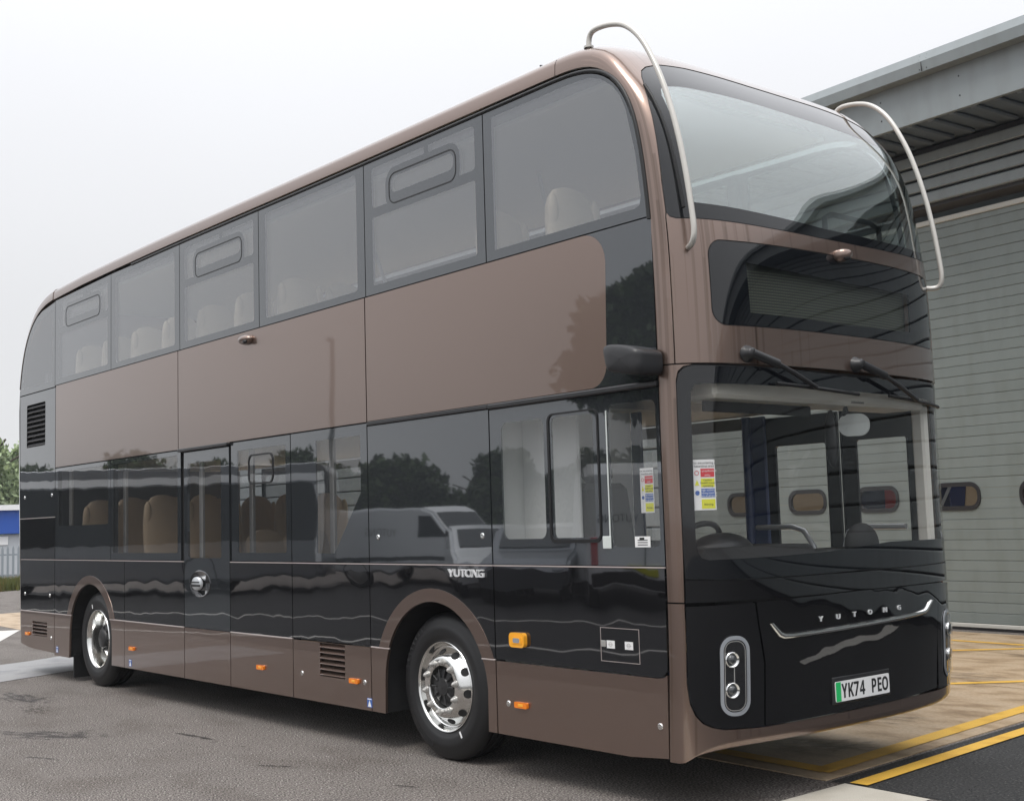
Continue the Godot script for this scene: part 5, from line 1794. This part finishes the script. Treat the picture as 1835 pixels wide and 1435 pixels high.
		for j in 20:
			var a := PI * j / 20.0
			var c := PI * (j + 1) / 20.0
			var p := Vector3(x + 0.60 * cos(a), 0.46 + 0.60 * sin(a), 0)
			var q := Vector3(x + 0.60 * cos(c), 0.46 + 0.60 * sin(c), 0)
			var z0 := -0.021 if near else -WIDE + 0.021
			var z1 := -0.55 if near else -WIDE + 0.55
			b.flat(Vector3(p.x, p.y, z0), Vector3(q.x, q.y, z0), Vector3(q.x, q.y, z1), Vector3(p.x, p.y, z1), Vector3(x, 0.4, 0) - p)
		b.aabb(Vector3(x - 0.6, 0.27, -0.57 if near else -WIDE + 0.55), Vector3(x + 0.6, 1.06, -0.55 if near else -WIDE + 0.57))
		for sx in [-0.6, 0.6]: b.flat(Vector3(x + sx, 0.262, -0.021 if near else -WIDE + 0.021), Vector3(x + sx, 0.47, -0.021 if near else -WIDE + 0.021), Vector3(x + sx, 0.47, -0.55 if near else -WIDE + 0.55), Vector3(x + sx, 0.262, -0.55 if near else -WIDE + 0.55), Vector3(-sx, 0, 0))
		part(bus, "wheel_arch_liner", b, M.matte_black)
	var b := MB.new()
	b.aabb(Vector3(f1 - 0.62, 0.045, -0.50), Vector3(f1 - 0.60, 0.30, -0.06), 0.004)
	part(bus, "mud_flap", b, M.rubber)
	b = MB.new()
	b.aabb(Vector3(-10.1, 0.36, -2.45), Vector3(f1 - 0.65, 0.42, -0.1))
	b.aabb(Vector3(f1 + 0.65, 0.30, -2.45), Vector3(f0 - 0.65, 0.42, -0.1))
	b.aabb(Vector3(f0 + 0.65, 0.34, -2.40), Vector3(0.10, 0.42, -0.12))
	b.aabb(Vector3(f1 - 0.7, 0.36, -1.9), Vector3(f1 + 0.7, 0.42, -0.65))
	b.aabb(Vector3(f0 - 0.7, 0.36, -1.9), Vector3(f0 + 0.7, 0.42, -0.65))
	for x in [f0, f1]: b.tube([Vector3(x, 0.46, -0.35), Vector3(x, 0.40, -1.27), Vector3(x, 0.46, -2.2)], 0.09, 10)
	part(bus, "chassis", b, M.matte_black)

func make_far_side(bus: Node):
	var add := func(called: String, poly: PackedVector2Array, m: Material, holes := [], glass_m: Material = null):
		var b := MB.new()
		patch(b, poly, holes, far_side, 0.4, 0.4, 0.0, 0.02)
		var o := part(bus, called, b, m)
		if glass_m:
			for h in holes:
				b = MB.new()
				patch(b, h, [], far_side, 2, 2, 0.0, 0.0)
				part(o, "pane", b, glass_m)
	add.call("nearside_band", rect(-10.25, 2.30, 0.014, 3.205), M.brown)
	var ups := []
	for sp in [[-9.09, -7.545], [-7.535, -5.942], [-5.932, -4.437], [-4.427, -2.843], [-2.833, -1.440]]:
		var x0: float = sp[0]
		var x1: float = sp[1]
		add.call("window", rect(x0, 3.213, x1, 4.19 if x1 < -0.5 else 4.02), M.frit, [rr(x0 + 0.1, 3.275, x1 - 0.1, 4.13 if x1 < -0.5 else 3.95, 0.03, 3)], M.glass_dark)
	add.call("window", fw_poly, M.frit, [fw_clear], M.glass_dark)
	var q := PackedVector2Array([Vector2(-10.26, 3.213), Vector2(-9.1, 3.213), Vector2(-9.1, 4.15), Vector2(-9.54, 4.1), Vector2(-9.85, 3.98), Vector2(-10.07, 3.76), Vector2(-10.21, 3.46)])
	add.call("rear_quarter_panel", q, M.frit)
	for sp in [[-9.09, -7.547], [-7.537, -5.932], [-5.92, -4.45], [-4.44, -2.85], [-2.84, -1.36]]:
		add.call("window", rect(sp[0], 1.30, sp[1], 2.29), M.frit, [rr(sp[0] + 0.07, 1.37, sp[1] - 0.07, 2.2, 0.03, 3)], M.glass_low)
	add.call("nearside_skirt", rect(-10.18, 0.30, -1.36, 1.29), M.black)
	# entrance door: two glazed leaves
	for sp in [[-1.33, -0.645], [-0.625, 0.01]]:
		add.call("entrance_door", rect(sp[0], 0.36, sp[1], 2.27), M.plastic, [rr(sp[0] + 0.13, 0.55, sp[1] - 0.105, 2.055, 0.02, 3)], M.glass_clear)

func seat(bus: Node, x: float, y: float, z: float, m: Material, proto: Array, turn := 0.0, top := 1.18):
	var X := Transform3D(Basis(Vector3.UP, turn), Vector3(x, y, z))
	var o := again(bus, "passenger_seat", proto[0], X)
	again(o, "cushion", proto[1], Transform3D())
	again(o, "headrest_wing", proto[2], Transform3D())

func seat_proto(m: Material) -> Array:
	# backrest: a rounded, slightly reclined shell, x forward
	var b := MB.new()
	var prof := [[0.42, 0.215, 0.05], [0.55, 0.222, 0.062], [0.70, 0.225, 0.066], [0.85, 0.222, 0.064], [0.98, 0.212, 0.06], [1.08, 0.192, 0.056], [1.15, 0.160, 0.05], [1.20, 0.115, 0.04], [1.222, 0.05, 0.02], [1.226, 0.005, 0.004]]
	for i in prof.size() - 1:
		for j in 20:
			var P := []
			var N := []
			for d in [[0, 0], [0, 1], [1, 1], [1, 0]]:
				var r: Array = prof[i + d[0]]
				var a: float = TAU * (j + d[1]) / 20.0
				var ca := signf(cos(a)) * pow(absf(cos(a)), 0.55)
				var sa := signf(sin(a)) * pow(absf(sin(a)), 0.55)
				var back: float = -0.17 * (r[0] - 0.42)
				P.append(Vector3(back + r[2] * ca, r[0], r[1] * sa))
				var up := 0.0 if i < 5 else (i - 4) * 0.25
				N.append(Vector3(cos(a) * 3.0, up, sin(a)).normalized())
			b.tri(P[0], P[1], P[2], N[0], N[1], N[2])
			b.tri(P[0], P[2], P[3], N[0], N[2], N[3])
	var c := MB.new()
	c.box(Transform3D(Basis(), Vector3(0.22, 0.41, 0)), Vector3(0.46, 0.13, 0.44), 0.04)
	var w := MB.new()
	for s in [-1, 1]: w.ball(Vector3(-0.075, 1.03, s * 0.18), Vector3(0.035, 0.13, 0.04), 10, 8)
	return [b.mesh(m), c.mesh(m), w.mesh(m)]

func make_inside(bus: Node):
	var b := MB.new()
	b.aabb(Vector3(-10.0, 2.33, -WIDE + 0.05), Vector3(-0.1, 2.44, -0.065))
	b.aabb(Vector3(-0.1, 2.34, -WIDE + 0.12), Vector3(0.15, 2.40, -0.12))
	part(bus, "upper_floor", b, M.floor)
	b = MB.new()
	b.aabb(Vector3(-9.9, 2.30, -WIDE + 0.07), Vector3(-0.1, 2.328, -0.07))
	b.aabb(Vector3(-0.1, 2.20, -WIDE + 0.25), Vector3(0.2, 2.33, -0.25), 0.02)
	part(bus, "lower_ceiling", b, M.cream)
	b = MB.new()
	b.aabb(Vector3(-9.6, 4.16, -WIDE + 0.25), Vector3(-0.45, 4.20, -0.25), 0.01)
	part(bus, "upper_ceiling", b, M.cream)
	b = MB.new()
	b.aabb(Vector3(-10.0, 0.43, -WIDE + 0.59), Vector3(0.1, 0.47, -0.59))
	b.aabb(Vector3(-10.0, 0.47, -WIDE + 0.6), Vector3(-5.95, 0.72, -0.6))
	part(bus, "lower_floor", b, M.floor)
	b = MB.new()
	b.aabb(Vector3(-10.0, 2.45, -WIDE + 0.2), Vector3(-9.92, 3.45, -0.2))
	b.aabb(Vector3(-9.6, 0.7, -WIDE + 0.1), Vector3(-9.5, 2.28, -0.1))
	part(bus, "rear_bulkhead", b, M.floor)
	var cream := seat_proto(M.seat)
	var tan := seat_proto(M.seat_tan)
	for x in [-0.92, -1.62, -4.32, -5.07, -5.82, -6.57, -7.32, -8.07, -8.82]:
		for z in [-0.37, -0.83, -1.72, -2.18]:
			if x > -2.0 and z > -1.0 and z < -0.5: continue
			seat(bus, x, 2.44, z, M.seat, cream)
	for x in [-6.92, -7.68, -8.5]:
		for z in [-0.33, -0.78, -1.77, -2.22]: seat(bus, x, 0.70, z, M.seat_tan, tan)
	for z in [-0.33, -0.78]: seat(bus, -4.86, 0.33, z, M.seat_tan, tan)
	for p in [[-1.9, -1.15], [-2.6, -1.15], [-4.1, -1.1], [-6.2, -1.1]]:
		b = MB.new()
		b.tube([Vector3(p[0], 2.44, p[1]), Vector3(p[0] - 0.02, 3.2, p[1]), Vector3(p[0] - 0.10, 3.65, p[1]), Vector3(p[0] - 0.25, 3.95, p[1]), Vector3(p[0] - 0.3, 4.16, p[1])], 0.016, 8)
		part(bus, "grab_pole", b, M.rail)
	# staircase panel behind the offside lower windows
	b = MB.new()
	b.prism(Transform3D(Basis(), Vector3(0, 0, -0.95)), PackedVector2Array([Vector2(-3.7, 1.2), Vector2(-3.15, 1.2), Vector2(-2.2, 2.25), Vector2(-2.85, 2.25)]), 0.05)
	part(bus, "stair_side", b, M.pale)
	b = MB.new()
	b.tube([Vector3(-3.32, 1.45, -0.12), Vector3(-2.72, 2.15, -0.12)], 0.02, 8)
	part(bus, "stair_rail", b, M.rail)
	for x in [-3.5, -4.78, -5.72, -7.42, -8.9]:
		b = MB.new()
		b.aabb(Vector3(x - 0.03, 0.5, -0.12), Vector3(x + 0.03, 2.28, -0.09), 0.005)
		part(bus, "inner_pillar", b, M.nut)
	# cab
	b = MB.new()
	b.aabb(Vector3(-0.34, 1.0, -1.20), Vector3(0.16, 1.38, -0.16), 0.06)
	b.aabb(Vector3(-0.12, 0.9, -2.38), Vector3(0.2, 1.34, -1.2), 0.05)
	b.ball(Vector3(0.22, 1.36, -1.50), Vector3(0.08, 0.13, 0.14), 18, 10)
	var dash := part(bus, "dashboard", b, M.matte_black)
	b = MB.new()
	b.ball(Vector3(-0.12, 1.35, -0.62), Vector3(0.14, 0.11, 0.24), 18, 10)
	part(dash, "instrument_hood", b, M.plastic)
	b = MB.new()
	var wheel := []
	for i in 33:
		var a := TAU * i / 32.0
		wheel.append(Vector3(-0.36, 1.36, -0.62) + Vector3(0.13 * cos(a), 0.155 * cos(a), 0.215 * sin(a)))
	b.tube(wheel, 0.017, 8, false)
	b.tube([Vector3(-0.36, 1.36, -0.83), Vector3(-0.34, 1.33, -0.62), Vector3(-0.36, 1.36, -0.41)], 0.016, 6)
	part(bus, "steering_wheel", b, M.seat_black)
	b = MB.new()
	b.box(Transform3D(Basis(Vector3(0, 0, 1), 0.16), Vector3(-1.05, 1.36, -0.62)), Vector3(0.13, 0.86, 0.46), 0.05)
	b.box(Transform3D(Basis(Vector3(0, 0, 1), 0.1), Vector3(-1.14, 1.90, -0.62)), Vector3(0.10, 0.24, 0.27), 0.045)
	b.box(Transform3D(), Vector3(0.01, 0.01, 0.01))
	var ds := part(bus, "driver_seat", b, M.seat_black)
	b = MB.new()
	b.box(Transform3D(Basis(), Vector3(-0.8, 0.92, -0.62)), Vector3(0.48, 0.14, 0.5), 0.05)
	part(ds, "cushion", b, M.seat_black)
	b = MB.new()
	b.aabb(Vector3(-1.52, 0.5, -1.28), Vector3(-1.46, 2.29, -0.1), 0.01)
	b.aabb(Vector3(-1.46, 0.6, -0.30), Vector3(-0.93, 2.25, -0.27), 0.01)
	part(bus, "cab_bulkhead", b, M.cab_white)
	b = MB.new()
	b.aabb(Vector3(-1.46, 0.5, -1.30), Vector3(-0.72, 1.30, -1.26), 0.01)
	b.aabb(Vector3(-1.46, 1.30, -1.295), Vector3(-1.36, 2.29, -1.265), 0.01)
	part(bus, "cab_door", b, M.navy)
	b = MB.new()
	b.tube([Vector3(-1.36, 0.5, -2.40), Vector3(-1.36, 2.28, -2.40)], 0.035, 10)
	b.aabb(Vector3(-1.34, 0.5, -2.44), Vector3(-1.20, 2.28, -2.41), 0.01)
	part(bus, "door_post", b, M.navy_blue)
	for pth in [[[-1.30, 1.46, -2.40], [-0.98, 1.46, -2.40], [-0.88, 1.43, -2.40], [-0.80, 1.32, -2.40], [-0.76, 1.15, -2.40]], [[-0.05, 1.45, -2.40], [-0.42, 1.45, -2.40], [-0.50, 1.42, -2.40], [-0.54, 1.30, -2.40]]]:
		b = MB.new()
		var pp := []
		for p in pth: pp.append(Vector3(p[0], p[1], p[2]))
		b.tube(pp, 0.019, 8)
		part(bus, "door_handrail", b, M.rail)
	b = MB.new()
	b.aabb(Vector3(0.03, 0.9, -2.475), Vector3(0.12, 2.25, -2.40), 0.015)
	part(bus, "cab_pillar_trim", b, M.cream)
	b = MB.new()
	b.aabb(Vector3(-0.85, 2.24, -1.25), Vector3(-0.05, 2.295, -0.3), 0.01)
	part(bus, "cab_overhead_console", b, M.plastic)
	b = MB.new()
	b.aabb(Vector3(0.10, 2.13, -1.20), Vector3(0.125, 2.19, -0.25), 0.005)
	part(bus, "sun_blind", b, M.matte_black)
	b = MB.new()
	b.aabb(Vector3(0.06, 2.215, -1.64), Vector3(0.20, 2.232, -1.50), 0.004)
	b.tube([Vector3(0.14, 2.22, -1.52), Vector3(0.145, 2.17, -1.53), Vector3(0.10, 2.13, -1.54), Vector3(0.10, 2.03, -1.54)], 0.010, 6)
	b.tube([Vector3(0.09, 2.22, -1.60), Vector3(0.09, 2.16, -1.57), Vector3(0.10, 2.11, -1.54)], 0.010, 6)
	b.ball(Vector3(0.03, 2.01, -1.52), Vector3(0.045, 0.18, 0.03), 14, 10)
	var mirror := part(bus, "interior_mirror", b, M.plastic)
	b = MB.new()
	b.box(Transform3D(Basis(), Vector3(0.155, 2.085, -1.57)), Vector3(0.19, 0.15, 0.03), 0.0)
	b = MB.new()
	b.prism(Transform3D(Basis(Vector3.UP, 0.5), Vector3(0.15, 2.085, -1.58)), rr(-0.085, -0.068, 0.10, 0.068, 0.06, 6), 0.03)
	part(mirror, "mirror_back", b, M.pale)
	# upper front shelf
	b = MB.new()
	b.aabb(Vector3(-0.45, 3.04, -WIDE + 0.15), Vector3(0.12, 3.20, -0.15), 0.03)
	b.aabb(Vector3(0.1, 3.0, -WIDE + 0.35), Vector3(0.20, 3.17, -0.35), 0.03)
	var shelf := part(bus, "upper_front_shelf", b, M.matte_black)
	b = MB.new()
	b.prism(Transform3D(Basis(Vector3(0, 0, -1), Vector3(0, 1, 0), Vector3(1, 0, 0)), Vector3(0.0, 3.2, -0.55)), PackedVector2Array([Vector2(-0.14, 0), Vector2(0.15, 0), Vector2(0.11, 0.10), Vector2(-0.07, 0.10)]), 0.12)
	part(shelf, "screen_hood", b, M.navy)
	b = MB.new()
	b.tube([Vector3(0.02, 3.2, -2.2), Vector3(0.0, 3.42, -2.2), Vector3(-0.03, 3.46, -2.15), Vector3(-0.05, 3.47, -1.75), Vector3(-0.05, 3.44, -1.68), Vector3(-0.03, 3.2, -1.66)], 0.018, 8)
	part(bus, "front_grab_rail", b, M.seat_black)

# ---------------------------------------------------------------- the yard that the bus mirrors
func van_shape(t: Node3D, prof: PackedVector2Array, w: float, m: Material):
	# side outline along x, extruded over the width with a pulled-in outer edge
	var b := MB.new()
	var inn := ring(prof, -0.06)
	var X := func(z: float) -> Transform3D: return Transform3D(Basis(), Vector3(0, 0, z))
	b.prism(X.call(-w / 2 + 0.07), prof, w - 0.14)
	b.prism(X.call(-w / 2), inn, w)
	part(t, "body", b, m)

func road_wheels(t: Node3D, xs: Array, w: float, r: float):
	for x in xs:
		for s in [-1, 1]:
			var b := MB.new()
			var X := Transform3D(Basis() if s > 0 else Basis(Vector3.UP, PI), Vector3(x, r, s * (w / 2 + 0.005)))
			b.lathe(X, [Vector2(r * 0.62, -0.02), Vector2(r * 0.9, 0.0), Vector2(r, -0.05), Vector2(r, -0.2)], 24)
			var wh := part(t, "wheel", b, M.rubber)
			b = MB.new()
			b.lathe(X, [Vector2(r * 0.63, -0.02), Vector2(r * 0.58, -0.05), Vector2(r * 0.3, -0.02), Vector2(0, -0.01)], 24)
			part(wh, "rim", b, M.nut)

func plate_on(t: Node3D, called: String, poly: PackedVector2Array, z: float, m: Material):
	var b := MB.new()
	b.prism(Transform3D(Basis(), Vector3(0, 0, z)), poly, 0.012 * signf(z))
	part(t, called, b, m)

func make_yard():
	# white single deck coach across the yard; local x along it, local +z towards the bus
	var d := Vector3(0.645, 0, 0.764)
	var c := thing("parked_coach", "white roofed single deck coach with dark windows, mirrored in the bus's lower side", "coach", Vector3(-26.4, 0, 7.9), -atan2(0.764, 0.645))
	var L := 5.4
	van_shape(c, rr(-L, 0.32, L, 3.12, 0.2, 6), 2.5, M.van_silver)
	for s in [-1, 1]:
		plate_on(c, "side_glazing", rr(-L + 0.15, 1.25, L - 0.2, 2.66, 0.08), 1.251 * s, M.van_glass)
		var cv := MB.new()
		cv.flat(Vector3(-L + 0.05, 2.70, 1.262 * s), Vector3(L - 0.05, 2.70, 1.262 * s), Vector3(L - 0.08, 2.96, 1.245 * s), Vector3(-L + 0.08, 2.96, 1.245 * s), Vector3(0, 0.3, s))
		cv.flat(Vector3(-L + 0.08, 2.96, 1.245 * s), Vector3(L - 0.08, 2.96, 1.245 * s), Vector3(L - 0.15, 3.14, 1.02 * s), Vector3(-L + 0.15, 3.14, 1.02 * s), Vector3(0, 1, s))
		part(c, "roof_side", cv, M.van_white)
		plate_on(c, "rear_pillar", rr(L - 0.19, 0.7, L - 0.03, 2.62, 0.04), 1.252 * s, M.van_white)
	road_wheels(c, [-3.0, 2.3], 2.5, 0.48)
	var v := thing("parked_van", "white panel van seen from behind at an angle beyond the coach, mirrored in the bus", "van", Vector3(-22.2, 0, 14.6), -atan2(1.35, 5.0))
	van_shape(v, PackedVector2Array([Vector2(-2.6, 0.35), Vector2(2.5, 0.35), Vector2(2.6, 0.8), Vector2(2.35, 1.05), Vector2(1.5, 1.2), Vector2(0.85, 1.85), Vector2(0.5, 1.98), Vector2(-2.4, 1.98), Vector2(-2.58, 1.8)]), 1.95, M.van_white)
	for s in [-1, 1]: plate_on(v, "side_window", PackedVector2Array([Vector2(0.4, 1.22), Vector2(1.35, 1.22), Vector2(0.8, 1.75), Vector2(0.4, 1.78)]), 0.976 * s, M.van_glass)
	road_wheels(v, [-1.7, 1.6], 1.95, 0.33)
	var vb := MB.new()
	for s in [-1, 1]: vb.aabb(Vector3(-2.45, 0.62, s * 0.978 - 0.006), Vector3(2.3, 0.72, s * 0.978 + 0.006))
	part(v, "side_moulding", vb, M.matte_black)
	vb = MB.new()
	vb.aabb(Vector3(-2.62, 0.5, -0.008), Vector3(-2.57, 1.85, 0.008))
	for s in [-1, 1]: vb.aabb(Vector3(-2.62, 1.25, s * 0.45 - 0.3), Vector3(-2.575, 1.72, s * 0.45 + 0.3), 0.01)
	part(v, "rear_window", vb, M.van_glass)
	vb = MB.new()
	vb.box(Transform3D(Basis(Vector3(0, 0, 1), atan2(0.62, -0.62)), Vector3(1.185, 1.545, 0)), Vector3(0.80, 0.03, 1.66), 0.01)
	part(v, "windscreen", vb, M.van_glass)
	for s in [-1, 1]: line_text(v, "side_lettering", "YUTONG", Transform3D(Basis() if s > 0 else Basis(Vector3.UP, PI), Vector3(-0.9, 1.35, s * 0.983)), 0.2, M.nut)
	v = thing("tall_van", "tall white van showing its rear doors to the bus, mirrored in the driver's window", "van", Vector3(-12.4, 0, 12.2), atan2(0.77, -0.64) + PI)
	var prof := PackedVector2Array([Vector2(-2.7, 0.38), Vector2(2.6, 0.38), Vector2(2.7, 0.9), Vector2(2.4, 1.15), Vector2(1.6, 1.35), Vector2(0.9, 2.3), Vector2(0.5, 2.48), Vector2(-2.5, 2.5), Vector2(-2.66, 2.3)])
	v.basis = Basis(Vector3(0.77, 0, -0.64), Vector3.UP, Vector3(0.64, 0, 0.77)) * Basis(Vector3.UP, PI)
	van_shape(v, prof, 1.98, M.van_white)
	var b := MB.new()
	for s in [-1, 1]: b.aabb(Vector3(-2.725, 0.75, s * 0.86 - 0.06), Vector3(-2.69, 1.25, s * 0.86 + 0.06), 0.01)
	part(v, "tail_light", b, M.red_lamp)
	b = MB.new()
	b.aabb(Vector3(-2.715, 0.5, -0.006), Vector3(-2.68, 2.3, 0.006))
	b.aabb(Vector3(-2.73, 1.15, -0.12), Vector3(-2.69, 1.4, -0.04), 0.01)
	part(v, "door_seam", b, M.matte_black)
	road_wheels(v, [-1.75, 1.75], 1.98, 0.35)
	line_text(v, "rear_lettering", "YUTONG", Transform3D(Basis(Vector3.UP, -PI / 2), Vector3(-2.70, 1.55, 0.45)), 0.13, M.black_print)
	b = MB.new()
	b.aabb(Vector3(-2.72, 0.62, -0.28), Vector3(-2.69, 0.73, 0.28), 0.005)
	part(v, "number_plate", b, M.yellow_print)
	b = MB.new()
	b.aabb(Vector3(-2.73, 0.40, -0.95), Vector3(-2.66, 0.58, 0.95), 0.02)
	part(v, "rear_bumper", b, M.matte_black)
	for i in 2:
		var car := thing("parked_car", ["white hatchback in front of the panel van, mirrored in the bus", "silver hatchback beside the tall van, mirrored in the bus"][i], "car", [Vector3(-17.0, 0, 12.4), Vector3(-14.6, 0, 11.9)][i], [0.6, 0.9][i], "cars across the yard")
		van_shape(car, PackedVector2Array([Vector2(-2.0, 0.3), Vector2(2.0, 0.3), Vector2(2.1, 0.65), Vector2(1.9, 0.85), Vector2(0.95, 0.98), Vector2(0.3, 1.42), Vector2(-1.1, 1.48), Vector2(-1.8, 1.05), Vector2(-2.1, 0.9)]), 1.75, [M.van_white, M.van_silver][i])
		for s in [-1, 1]: plate_on(car, "side_window", PackedVector2Array([Vector2(-1.5, 1.0), Vector2(0.75, 1.0), Vector2(0.2, 1.36), Vector2(-1.05, 1.4)]), 0.876 * s, M.van_glass)
		var wb := MB.new()
		wb.box(Transform3D(Basis(Vector3(0, 0, 1), atan2(0.42, -0.62)), Vector3(0.63, 1.215, 0)), Vector3(0.66, 0.03, 1.4), 0.01)
		part(car, "windscreen", wb, M.van_glass)
		wb = MB.new()
		for s in [-1, 1]: wb.ball(Vector3(2.0, 0.68, s * 0.62), Vector3(0.1, 0.08, 0.2), 10, 6)
		part(car, "headlight", wb, M.lens)
		road_wheels(car, [-1.25, 1.3], 1.75, 0.31)
	var lp := thing("street_lamp", "tall grey lamp post across the yard, mirrored on the brown band", "lamp post", Vector3(-31.2, 0, 17.2), 0.45)
	b = MB.new()
	b.tube([Vector3(0, 0, 0), Vector3(0, 2.0, 0)], 0.11, 10)
	b.tube([Vector3(0, 2.0, 0), Vector3(0, 7.8, 0)], 0.07, 10)
	b.tube([Vector3(0, 7.75, 0), Vector3(-0.3, 7.88, 0)], 0.05, 8)
	part(lp, "post", b, M.lamp_grey)
	b = MB.new()
	b.box(Transform3D(Basis(Vector3(0, 0, 1), -0.25), Vector3(-0.55, 7.93, 0)), Vector3(0.62, 0.14, 0.26), 0.05)
	part(lp, "lamp_head", b, M.lamp_grey)
	# trees beyond the yard
	tree("tall_tree", "tall leafy tree close to the bus front, mirrored on the brown band and driver's window", Vector3(-15.9, 0, 16.6), 7.3, 2.3, 1.6, 5200, 90, Color(0.8, 0.8, 0.8), 1.5, "")
	for i in 13:
		var f := i / 12.0
		var p := Vector3(-70, 0, 8).lerp(Vector3(-30, 0, 47), f)
		tree("yard_tree", "%s tree from the left in the dark row beyond the yard" % ["first", "second", "third", "fourth", "fifth", "sixth", "seventh", "eighth", "ninth", "tenth", "eleventh", "twelfth", "last"][i], p, [4.2, 4.9, 4.1, 4.6, 5.0, 4.4, 4.9, 3.9, 4.6, 4.2, 3.9, 4.8, 4.4][i], 3.3, 0.2, 3000, 200 + i, Color(0.75, 0.75, 0.7), 2.1, "row of trees beyond the yard")
